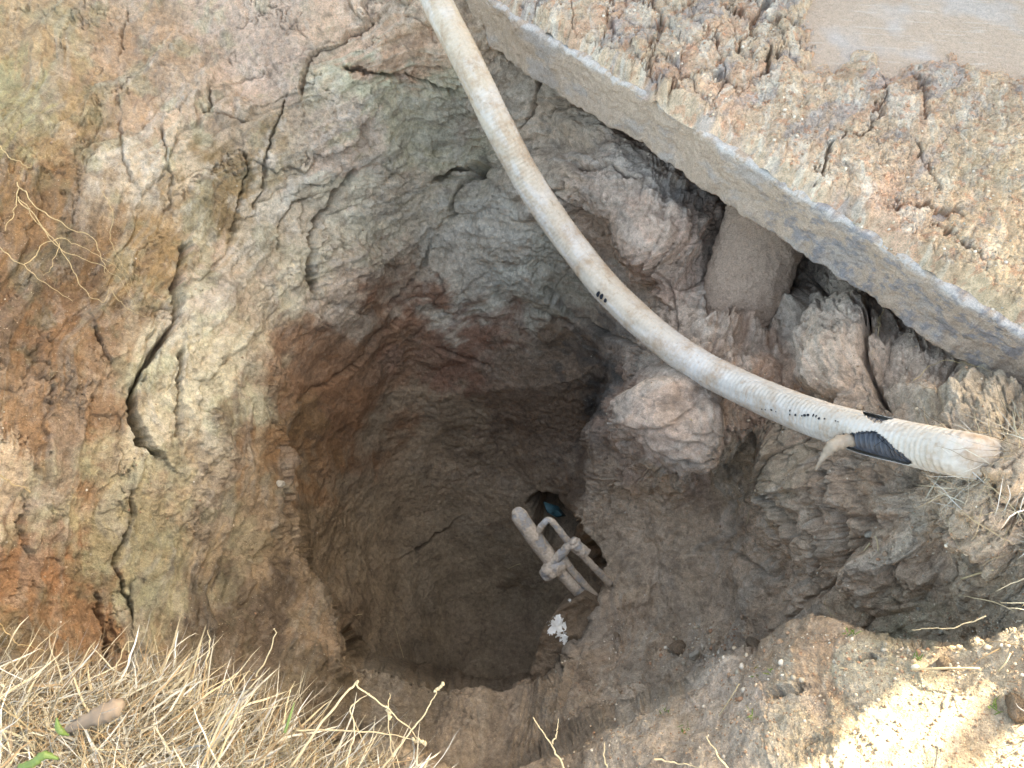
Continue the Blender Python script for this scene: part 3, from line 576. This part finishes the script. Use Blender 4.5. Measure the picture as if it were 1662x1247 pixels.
# ---------------------------------------------------------------- rocks and clods
def rock_mesh(name, size, mat, seed, sub=4, rough=.35, flat=(1, 1, 1), angular=.0):
    bm = bmesh.new(); bmesh.ops.create_icosphere(bm, subdivisions=sub, radius=1); V_ = np.array([v.co[:] for v in bm.verts])
    if angular:
        r_ = np.random.default_rng(seed); 
        for _ in range(9):
            n_ = r_.normal(size=3); n_ /= np.linalg.norm(n_); dd = V_@n_; lim = r_.uniform(.45, .8); V_ = V_-np.outer(np.clip(dd-lim, 0, None)*angular, n_)
    V_ = V_*(1+rough*fbm3(V_+seed*7.7, .9, 4)[:, None]+rough*.25*fbm3(V_+seed*3.3, 5, 3)[:, None])*np.array(flat)*size
    Fc_ = [tuple(v.index for v in f.verts) for f in bm.faces]; bm.free(); return mesh_from(name, V_, Fc_, mat)
def place(o, px, py, lift=0, rot=None):
    p_, n_ = surf(px, py, lift); o.location = p_; o.rotation_euler = rot or (random.uniform(0, 6), random.uniform(0, 6), random.uniform(0, 6)); return o
STONES = [(1125,1055,12,'pale grey angular stone lying on the ledge left of the soil shelf',1),(1142,1053,5,'small pale pebble just right of the angular ledge stone',1),(1150,1056,5,'smallest pale pebble of the row on the ledge',1),(1098,1042,16,'flat dusty stone half buried at the left of the ledge stones',0),
 (882,1102,22,'brown lump of clay on the near lip beside the painted block',0),(1230,1058,20,'squat clay lump at the left tip of the soil shelf',0),(1398,870,9,'white stone set in the clay bank under the torn hose',1),(1510,1030,6,'white pebble below the right clay bank',1),(1475,995,5,'tiny pale pebble in the slope above the shelf edge',1),
 (1315,1020,10,'orange brown clod on the crest of the soil shelf',0),(443,787,9,'pale yellow stone lodged in the left wall beside the pit',1),(1640,1130,26,'brown stone at the right end of the sunlit strip',0),(1000,1030,7,'small stone beside the base of the steel frame',0),(1530,1075,14,'rounded grey stone pressed into the shelf behind the sunlight',0)]
for i, (px, py, r, lab, pale) in enumerate(STONES):
    d = depth(px, py); o = link('stone', rock_mesh('stone', r*d/F, M_pale if pale else M_rock, i+3, 3, .3, (1, .8, .62), .6 if pale else .2), None, label=lab, category='stone'); place(o, px, py, r*d/F*.15)
# leaning block with white paint
blk = thing('painted_block', 'tilted brown concrete block spotted with white paint below the steel frame', 'block')
def prism(front, d0, back):
    n_ = len(front); f_ = [at(x, y, d) for x, y, d in front]; b_ = [v+back for v in f_]
    return f_+b_, [tuple(range(n_))]+[tuple(range(2*n_-1, n_-1, -1))]+[(i, (i+1) % n_+0, (i+1) % n_+n_, i+n_) for i in range(n_)]
fr = [(946,966,2.40),(904,990,2.41),(880,1022,2.42),(868,1062,2.44),(858,1106,2.47),(885,1130,2.44),(960,1125,2.44),(1005,1060,2.46),(1000,1000,2.46),(975,985,2.44)]
vv, ff = prism(fr, 0, Vector((.05, .10, -.16))); me = mesh_from('block_body', vv, ff, M_rock, smooth=False)
bm = bmesh.new(); bm.from_mesh(me); bmesh.ops.recalc_face_normals(bm, faces=bm.faces); bmesh.ops.bevel(bm, geom=bm.edges[:], offset=.004, segments=2, affect='EDGES'); bmesh.ops.triangulate(bm, faces=bm.faces)
for _ in range(5): bmesh.ops.subdivide_edges(bm, edges=[e for e in bm.edges if e.calc_length() > .008], cuts=1, use_grid_fill=True)
for v in bm.verts: pass
V_ = np.array([v.co[:] for v in bm.verts]); V_ += (fbm3(V_, 14, 4, .6)*.012)[:, None]*np.array([-.2, -.5, .8])
for v, c in zip(bm.verts, V_): v.co = c
for f_ in bm.faces: f_.smooth = True
bm.to_mesh(me); bm.free(); body = link('block_body', me, blk)
from mathutils.bvhtree import BVHTree
bv = BVHTree.FromPolygons([v.co for v in me.vertices], [p.vertices for p in me.polygons])
def fleck(px, py, r, seed):
    vs_ = []; n_ = 22; r_ = random.Random(seed)
    for k in range(n_):
        a = 2*math.pi*k/n_; q = r*(.45+.9*r_.random()); dirv = (at(px+q*math.cos(a), py+q*math.sin(a)*1.2, 1)-cam.location).normalized(); hit = bv.ray_cast(cam.location, dirv)
        if hit[0] is None: return
        vs_.append(hit[0]+hit[1]*.0012*(1 if hit[1].dot(dirv) < 0 else -1))
    c_ = sum(vs_, Vector())/n_; link('paint_fleck', mesh_from('paint_fleck', vs_+[c_], [(k, (k+1) % n_, n_) for k in range(n_)], M_white, smooth=False), blk)
for i, (x, y, r) in enumerate([(904,1018,13),(912,1030,9),(900,1008,5),(894,1026,5),(917,1040,5),(915,1012,3),(891,1012,3),(908,1000,2.5),(914,1080,6),(910,1087,3),(925,975,2.5)]): fleck(x, y, r, i)
# teal scrap in the hollow
tv = [at(882,815,2.9), at(905,822,2.92), at(918,838,2.95), at(903,840,2.9), at(888,832,2.88)]
o = link('plastic_scrap', mesh_from('plastic_scrap', tv, [(0, 1, 2, 3, 4)], M_teal), None, label='teal plastic scrap in the hollow behind the steel tube', category='plastic'); m = o.modifiers.new('t', 'SOLIDIFY'); m.thickness = .003

# gravel and grit strewn over the soil (nobody could count it)
def grit():
    ico = bmesh.new(); bmesh.ops.create_icosphere(ico, subdivisions=1, radius=1); iv = np.array([v.co[:] for v in ico.verts]); ifc = np.array([[v.index for v in f.verts] for f in ico.faces]); ico.free()
    r = np.random.default_rng(5); VV = []; FF = []; CC = []; k = 0
    def add(px, py, rad, colr, lift=.2):
        nonlocal k
        i = int(np.searchsorted(ys, py)); j = int(np.searchsorted(xs, px)); p_ = P[i, j]; n_ = N0[i, j]
        v = iv*rad*r.uniform(.6, 1.2, 3)*(1+.25*r.normal(size=(len(iv), 1))*.5); VV.append(v+p_+n_*rad*lift); FF.append(ifc+k*len(iv)); CC.append(np.repeat([colr], len(iv), 0)); k += 1
    pal = [srgb(205,186,160), srgb(186,160,134), srgb(156,130,106), srgb(212,200,182), srgb(166,128,100), srgb(170,160,142)]
    for _ in range(6500):
        if r.random() < .5: px = r.uniform(900, 1662); py = r.uniform(1000, 1247)
        elif r.random() < .5: px = r.uniform(1000, 1662); py = r.uniform(480, 1060)
        else: px = r.uniform(0, 1662); py = r.uniform(0, 1247)
        add(px, py, .0010+.0030*r.random()**4, pal[r.integers(6)] if r.random() < .55 else pal[2])
    for (cx_, cy_, sx, n_) in [(1140,1040,45,120),(1480,1060,60,50),(1250,1100,90,80),(1500,880,60,50),(1360,690,60,40)]:
        for _ in range(n_): add(min(cx_+r.normal()*sx, 1690), min(cy_+r.normal()*sx*.4, 1280), .002+.006*r.random()**3, pal[r.integers(6)])
    n_c = 0
    for _ in range(2600):       # on the crust
        i = r.integers(0, Pc.shape[0]); j = int(abs(r.normal())*(180 if r.random() < .35 else 400)) % Pc.shape[1]
        if sdf[i, j] > -5 and r.random() < .8: continue
        rad = .0012+.0042*r.random()**3; v = iv*rad*r.uniform(.6, 1.2, 3); VV.append(v+Pc[i, j]+np.array([0, 0, rad*.3])); FF.append(ifc+k*len(iv)); CC.append(np.repeat([pal[r.integers(6)]], len(iv), 0)); k += 1
    V_ = np.concatenate(VV); F_ = np.concatenate(FF); me = bpy.data.meshes.new('gravel'); me.vertices.add(len(V_)); me.vertices.foreach_set('co', V_.astype(np.float32).reshape(-1))
    me.loops.add(F_.size); me.loops.foreach_set('vertex_index', F_.reshape(-1).astype(np.int32)); me.polygons.add(len(F_)); me.polygons.foreach_set('loop_start', np.arange(0, F_.size, 3, dtype=np.int32)); me.update(calc_edges=True)
    a = me.color_attributes.new('Col', 'FLOAT_COLOR', 'POINT'); c = np.concatenate(CC); a.data.foreach_set('color', np.c_[c, np.ones(len(c))].astype(np.float32).reshape(-1)); me.materials.append(M_straw)
    link('gravel', me, None, kind='stuff', label='pale grit and small gravel strewn over the soil and clay', category='gravel')
grit()

# ---------------------------------------------------------------- dry grass
STRAW = [srgb(214,200,168), srgb(200,182,146), srgb(222,214,196), srgb(180,158,124), srgb(206,196,174), srgb(176,146,108), srgb(226,222,212), srgb(150,132,108)]
class Blades:
    def __init__(s): s.V = []; s.F = []; s.C = []; s.n = 0
    def add(s, pts, wid, colr, fold=.25):
        p = np.array(pts); m = len(p); T_ = np.gradient(p, axis=0); T_ /= np.linalg.norm(T_, axis=1)[:, None]+1e-9
        rv = rng.normal(size=3); sd_ = np.cross(T_, rv); sd_ /= np.linalg.norm(sd_, axis=1)[:, None]+1e-9; up_ = np.cross(sd_, T_); W = wid*np.interp(np.linspace(0, 1, m), [0, .25, .8, 1], [.6, 1, .6, .08])[:, None]
        v = np.stack([p-sd_*W/2, p+up_*W*fold, p+sd_*W/2], 1).reshape(-1, 3); s.V.append(v); i = np.arange(m-1)*3+s.n
        s.F.append(np.stack([i, i+1, i+4, i+3], 1)); s.F.append(np.stack([i+1, i+2, i+5, i+4], 1)); s.n += len(v); s.C.append(np.repeat([colr], len(v), 0)*rng.uniform(.45, .95))
    def build(s, name, **k):
        V_ = np.concatenate(s.V); F_ = np.concatenate(s.F); me = bpy.data.meshes.new(name); me.vertices.add(len(V_)); me.vertices.foreach_set('co', V_.astype(np.float32).reshape(-1))
        me.loops.add(F_.size); me.loops.foreach_set('vertex_index', F_.reshape(-1).astype(np.int32)); me.polygons.add(len(F_)); me.polygons.foreach_set('loop_start', np.arange(0, F_.size, 4, dtype=np.int32)); me.polygons.foreach_set('use_smooth', np.ones(len(F_), bool)); me.update(calc_edges=True)
        a = me.color_attributes.new('Col', 'FLOAT_COLOR', 'POINT'); c = np.concatenate(s.C); a.data.foreach_set('color', np.c_[np.clip(c, 0, .85), np.ones(len(c))].astype(np.float32).reshape(-1)); me.materials.append(M_straw); return link(name, me, None, **k)
def blade_path(p0, az, L_, el, curl, wob, seg=7):
    p = np.array(p0, float); out = [p.copy()]; d = np.array([math.cos(az)*math.cos(el), math.sin(az)*math.cos(el), math.sin(el)])
    for i in range(seg):
        d = d+rng.normal(size=3)*wob; d[2] -= curl/seg; d /= np.linalg.norm(d); p = p+d*L_/seg; out.append(p.copy())
    return out
G = Blades()
n_ = 0
while n_ < 17000:
    px = rng.uniform(-250, 760); py = rng.uniform(1085, 1560)
    lim = np.interp(px, [-250, 0, 130, 290, 390, 470, 560, 640, 700, 760], [1100, 1116, 1134, 1112, 1140, 1196, 1240, 1272, 1310, 1350])+14*n2(np.float64(px/30), np.float64(.5))
    if py < lim or (px > 560 and rng.random() < .5): continue
    if py > 1330 and rng.random() < .75: continue
    i = int(np.searchsorted(ys, py)); j = int(np.searchsorted(xs, px)); p0 = P[i, j]+np.array([0, 0, rng.uniform(-.008, .03)])
    near = math.exp(-(py-lim)/25); tuft = n2(np.float64(px/70+3), np.float64(py/50))
    az = (0 if rng.random() < .6 else math.pi)+2.2*n2(np.float64(px/160), np.float64(py/110))+rng.normal(.15, .5)
    if rng.random() < .25: az = rng.uniform(0, 6.28)
    L_ = rng.uniform(.04, .20)*(1-.65*near); k_w = rng.random(); L_ *= 1 if rng.random() < .6 else .5
    G.add(blade_path(p0, az, L_, rng.normal(.02+.08*max(tuft, 0), .10), rng.uniform(-.15, .35), .30 if k_w < .25 else .11, 8), (rng.uniform(.0008, .002) if k_w < .72 else rng.uniform(.002, .0055)), STRAW[int(rng.integers(8))], .12); n_ += 1
G.build('dry_grass', kind='stuff', label='matted pale dry grass on the near rim at the lower left', category='dry grass')
# tufts at the right rim
G2 = Blades()
for _ in range(160):
    px = rng.uniform(1630, 1900); py = rng.uniform(780, 1250)
    if px < 1655-(py-1000)*.1*(py < 1130): 
        if rng.random() < .8: continue
    i = int(np.searchsorted(ys, py)); j = int(np.searchsorted(xs, px)); p0 = P[i, j]+np.array([0, 0, .005]); G2.add(blade_path(p0, rng.normal(3.4, .5), rng.uniform(.05, .13), rng.normal(.3, .25), rng.uniform(.2, .9), .15), rng.uniform(.0012, .003), STRAW[int(rng.integers(8))])
for _ in range(300):   # litter round the hose end and the clay
    px = rng.normal(1640, 60); py = rng.normal(760, 35)
    if px < 1500: continue
    i = int(np.searchsorted(ys, py)); j = int(np.searchsorted(xs, px)); G2.add(blade_path(P[i, j]+np.array([0, 0, .006]), rng.uniform(0, 6.28), rng.uniform(.04, .13), rng.normal(.05, .15), .1, .12), rng.uniform(.001, .0022), STRAW[int(rng.integers(8))])
for _ in range(90):
    p0 = at(rng.uniform(1575, 1690), rng.uniform(722, 790), rng.uniform(1.36, 1.42)); G2.add(blade_path(p0, rng.normal(0, .7)+(math.pi if rng.random() < .5 else 0), rng.uniform(.03, .11), rng.normal(-.15, .12), .1, .12), rng.uniform(.001, .0022), STRAW[int(rng.integers(8))])
G2.build('dry_grass', kind='stuff', label='sparse dry grass hanging over the right rim of the hole', category='dry grass')
# loose straws lying on soil, clay and crust: each one a thing
STR = [((400,70),(412,92),.0010,'short pale straw'),((822,925),(845,915),.002,'short pale straw'),((1270,1050),(1308,1012),.0015,'thin dry stalk'),((1260,1080),(1370,1085),.0014,'thin dry stalk'),((1390,910),(1412,882),.002,'short pale straw'),((1400,940),(1430,925),.0015,'curved dry straw'),((1480,1087),(1590,1085),.002,'long straight straw'),((1560,940),(1612,925),.002,'short pale straw'),
 ((1425,895),(1420,870),.0015,'short upright straw'),((1165,1165),(1200,1110),.0013,'thin dry stalk'),((1620,1090),(1640,1060),.0015,'short pale straw'),((575,1000),(588,997),.0014,'curved dry straw'),((642,1020),(655,1068),.001,'thin root hair'),((1212,850),(1215,832),.0012,'short pale straw')]
WH = ['on the pale clay at the top left','on the dark pit wall left of the steel frame','leaning against the tip of the soil shelf','lying along the soil shelf left of its crack','on the clay bank below the torn hose','on the brown bulge of the right bank','pointing left out of the sunlit patch','on the grey clay near the right edge','standing in the right bank beside a pale lump','on the soil near the bottom of the shelf','beside the sunlit strip at the right edge','curling off the left lip of the pit','hanging from the left pit wall','on the smooth bank right of the pit']
for (a_, b_, r_, nm), wh in zip(STR, WH):
    p0, n0 = surf(a_[0], a_[1], .006); p1, n1 = surf(b_[0], b_[1], .008); d0 = min(depth(*a_), depth(*b_)); p0 = at(a_[0], a_[1], depth(*a_)-.012); p1 = at(b_[0], b_[1], d0-.02); mid = p0.lerp(p1, .5)+Vector((0, 0, .006))
    tube('straw', catmull([p0, mid, p1], 12), r_, M_twig, None, 6, .1, 200, label=nm+' '+wh, category='straw')
def chain(name, pts, rad, mat, lab, cat, lift=.02, group=None, jit=.0, sides=6):
    q = [at(x, y, (depth(x, y)-lift) if len(r) == 0 else r[0]) for x, y, *r in pts]
    pth = catmull(q, 14*len(q)); 
    if jit: pth = pth+np.stack([fbm2(np.arange(len(pth))*.09+k*7+pts[0][0], np.zeros(len(pth)), 3) for k in range(3)], -1)*jit
    o = tube(name, pth, np.linspace(rad, rad*.4, len(pth)), mat, None, sides, label=lab, category=cat)
    if group: o['group'] = group
    return o
# roots of the left wall
RT = [([(28,300),(60,335),(110,370),(150,385),(165,420),(172,445)],.0016,'pale root arching down from the left edge into a hooked end'),([(30,320),(60,360),(100,405),(160,430),(200,460),(222,500)],.0012,'pale root crossing the brown left wall to the pale crack'),([(30,325),(80,380),(115,430),(135,470),(165,490),(178,470)],.0014,'long root looping up into a hook on the brown left wall'),
 ([(0,400),(20,420),(60,450),(118,490)],.0013,'straight root slanting down from the left edge of the wall'),([(40,430),(75,395),(110,390),(140,405),(190,435),(215,480)],.0011,'fine root arching over the others on the brown wall'),([(165,310),(183,345),(180,395),(200,430),(218,470)],.001,'fine root hanging down the greenish streak'),([(28,295),(25,335),(8,375)],.0016,'short dark root at the left edge above the arching ones'),
 ([(95,395),(85,430),(70,450)],.0009,'short root hair crossing the middle of the left wall'),([(0,235),(15,255),(45,272),(50,270)],.0016,'pale root tip poking in from the upper left edge'),([(0,770),(20,785),(50,800),(42,792)],.0016,'pale root tip at the left edge halfway down'),([(0,1010),(30,1045),(85,1060)],.0012,'thin root on the orange clay above the dry grass'),([(180,470),(205,500),(240,515)],.001,'fine root tip beside the upper end of the open crack')]
RT += [([(1436,498),(1428,520),(1424,550),(1415,575)],.0014,'tangled rootlet hanging beside the big boulder like clod under the slab'),([(1428,515),(1420,535),(1400,548)],.0009,'side hair of the rootlet beside the big clod'),([(1482,618),(1520,588),(1570,590),(1610,605)],.0009,'fine wiry root curving out from under the slab at the right'),([(1120,680),(1140,695),(1158,715),(1160,728)],.001,'fine root lying on the lump below the middle of the hose'),([(1355,1000),(1340,985),(1342,965)],.001,'short root low on the right bank')]
for pts, r, lab in RT: chain('root', pts, r, M_root, lab, 'root', .025, None, .006)
# standing stems over the near rim
ST = [([(470,1247,1.2),(540,1150,1.22),(577,1110,1.24),(585,1118,1.24),(640,1160,1.26),(690,1210,1.28)],.0022,'arched pale grass stem rising highest over the near rim'),([(620,1247,1.22),(665,1190,1.24),(700,1140,1.26),(713,1115,1.27)],.0018,'straight stem with a seed head beside the arched one'),([(560,1247,1.2),(575,1190,1.22),(570,1150,1.23),(600,1125,1.24)],.0016,'bent stem below the top of the arched one'),([(480,1186,1.25),(600,1188,1.25),(690,1205,1.26)],.0018,'horizontal stem running right to a drooping seed head'),
 ([(915,1247,1.3),(895,1210,1.31),(865,1165,1.32)],.0020,'forked dry sprig near the bottom centre, long left prong'),([(897,1208,1.31),(903,1190,1.315),(907,1167,1.32)],.0016,'short right prong of the forked sprig at bottom centre'),([(985,1247,1.28),(980,1225,1.28),(982,1205,1.29)],.0015,'short stub of straw right of the forked sprig'),([(1180,1247,1.2),(1165,1225,1.2),(1145,1195,1.22)],.002,'pale stalk leaning left at the bottom edge below the shelf'),([(1062,1233,1.3),(1095,1238,1.29),(1140,1247,1.27)],.002,'low bent stalk at the bottom edge left of the leaning one'),
 ([(180,1120,1.3),(190,1080,1.3),(205,1045,1.31),(222,1040,1.31)],.0012,'lone curved stalk standing up from the left grass'),([(415,1100,1.3),(435,1065,1.3),(446,1030,1.3),(446,1020,1.3)],.0014,'hooked stalk rising above the middle of the grass'),([(335,1085,1.33),(340,1045,1.33),(337,1025,1.33)],.0013,'twisted stalk at the crest of the grass'),([(640,1247,1.25),(633,1200,1.25),(630,1150,1.26),(632,1125,1.27)],.0013,'short seed stalk left of the bent stems'),([(1600,1000,1.35),(1540,1020,1.36),(1480,1020,1.38)],.0014,'long wiry stalk drooping left from the right rim')]
for pts, r, lab in ST: chain('dry_stalk', pts, r, M_twig, lab, 'stalk', 0, None, .003)
def seed(px, py, d, ang, lab):
    t_ = thing('seed_head', lab, 'seed head')
    for k in range(7):
        c_ = at(px+math.cos(ang)*k*3.2, py+math.sin(ang)*k*3.2, d); me = rock_mesh('seed', 1, M_white if 0 else M_twig, k, 1, .1, (.0028, .0045, .0028)); o = link('seed', me, t_); o.location = c_+Vector(rng.normal(size=3)*.001); o.rotation_euler = (ang+k, k*1.3, ang)
seed(706, 1122, 1.26, -.7, 'pale seed head on the straight stem at the near rim'); seed(672, 1200, 1.255, .3, 'drooping seed head at the end of the horizontal stem'); seed(628, 1148, 1.26, 1.2, 'small seed head left of the bent stems')
# dead leaf and green blades in the grass
gl = Blades()
def leafy(name, pts, wid, mat, lab, cat, th=.0006):
    o = ribbon(name, [at(*p) for p in pts], wid, mat, None, th=th, label=lab, category=cat); o.data.materials.clear(); o.data.materials.append(mat); return o
leafy('dead_leaf', [(95,1192,1.20),(130,1175,1.19),(165,1160,1.19),(192,1148,1.20),(200,1150,1.21)], [.006,.018,.030,.030,.008], M_leaf, 'broad grey brown dead leaf lying on the dry grass', 'leaf')
leafy('green_blade', [(92,1165,1.12),(94,1180,1.12),(100,1188,1.12),(112,1194,1.13)], [.002,.009,.010,.002], M_green, 'bright green grass blade below the dead leaf', 'grass blade')
leafy('green_blade', [(30,1247,1.08),(55,1238,1.08),(72,1226,1.08),(95,1232,1.09)], [.010,.012,.012,.003], M_green, 'wide green blade at the bottom left edge', 'grass blade')
leafy('green_blade', [(462,1190,1.15),(470,1165,1.16),(478,1140,1.17)], [.004,.0045,.001], M_green, 'slim green blade standing among the dry stems', 'grass blade')
M_sprout = plain('sprout_green', srgb(105, 135, 62), .5, .2, 60)
SPR = [(1245,1118,'green sprout on the shelf left of its crack'),(1270,1115,'green sprout just left of the shelf crack'),(1490,1070,'green sprout at the back of the shelf near the sunlight'),(1385,1040,'tiny green sprout on the shelf crest'),(1110,1180,'green sprout at the lower left of the shelf'),(1238,1190,'green sprout in the grey soil below the crack'),(1075,1150,'tiny green sprout at the left slope of the shelf'),(1605,1130,'green sprout between the two sunlit patches')]
for px, py, lab in SPR:
    b_ = Blades(); p0, n0 = surf(px, py, .001)
    for _ in range(9): b_.add(blade_path(np.array(p0)+np.append(rng.normal(size=2)*.006, 0), rng.uniform(0, 6.28), rng.uniform(.008, .02), .7, .6, .2, 3), .003, srgb(118, 140, 66))
    o = b_.build('sprout', label=lab, category='sprout'); 

# ---------------------------------------------------------------- building added on the slab, out of frame, to throw the shade
added_house = thing('added_house', 'cream weatherboard building added out of view to shade the hole', 'added_house')
M_board = plain('cream_weatherboard', srgb(214, 206, 188), .6, .06, 12); M_roof = plain('grey_roof', srgb(110, 112, 116), .6, .15, 8); M_glass = plain('window_glass', srgb(40, 48, 56), .08, .05, 3, spec=.6); M_trim = plain('white_trim', srgb(232, 230, 224), .5, .04, 20)
CO = np.array([2.742, 1.698]); W0 = -ED; HH = 3.15; LW = 9.0       # corner, direction along the wall
def box(name, a0, a1, b0, b1, z0, z1, mat, parent):
    vs_ = [tuple(CO+W0*a+EN*b)+(z,) for z in (z0, z1) for a, b in ((a0, b0), (a1, b0), (a1, b1), (a0, b1))]
    return link(name, mesh_from(name, vs_, [(0, 1, 2, 3), (7, 6, 5, 4), (0, 4, 5, 1), (1, 5, 6, 2), (2, 6, 7, 3), (3, 7, 4, 0)], mat, smooth=False), parent)
vs_ = []; fs_ = []; z = .02
def lap(p, q, off):
    global z
    z = .02
    while z < HH-.01:
        z1 = min(z+.16, HH); b = len(vs_)
        vs_.extend([tuple(p+off*.022)+(z,), tuple(q+off*.022)+(z,), tuple(q+off*.004)+(z1,), tuple(p+off*.004)+(z1,), tuple(p)+(z,), tuple(q)+(z,)]); fs_.extend([(b, b+1, b+2, b+3), (b+4, b+5, b+1, b)]); z = z1
lap(CO, CO+W0*LW, -EN); lap(CO+EN*6, CO, -W0); 
link('wall', mesh_from('wall', vs_, fs_, M_board, smooth=False), added_house); box('wall', .03, LW, .03, 6, .01, HH, M_board, added_house)
r_ov = .0
box('roof', 0, LW+.4, -.30, 6.2, HH, HH+.16, M_roof, added_house)
for a in (1.2, 5.0):
    box('window_frame', a, a+1.5, -.05, .0, 1.0, 2.2, M_trim, added_house); box('window_pane', a+.08, a+1.42, -.056, -.052, 1.08, 2.12, M_glass, added_house)
# sapling added out of view: stems and leaves break the edge of the shade
added_tree = thing('added_sapling', 'leafy sapling added out of view to break up the shade edge', 'added_tree')
q_ = np.array([.57, -.82]); sdn = np.array([.82, .57]); M_bark = plain('bark', srgb(120, 105, 88), .85, .3, 40, bump=.8)
lv = Blades()
for off, fw, lean, rad in ((.105, .35, .02, .022), (.20, .5, -.03, .016), (.27, .42, .05, .012)):
    b0 = CO+q_*off+sdn*fw; pth = catmull([np.append(b0+q_*lean*k+rng.normal(size=2)*.012, .9*k) for k in range(5)], 50)
    tube('trunk', pth, np.linspace(rad*1.2, rad*.5, 50), M_bark, added_tree, 10, .15, 20)
    for _ in range(230):
        c_ = pth[rng.integers(16, 50)]+rng.normal(size=3)*np.array([.10, .10, .12]); lv.add(blade_path(c_, rng.uniform(0, 6.28), rng.uniform(.04, .08), -.3, .5, .1, 3), rng.uniform(.015, .03), srgb(88, 110, 52))
o = lv.build('crown'); o.parent = added_tree
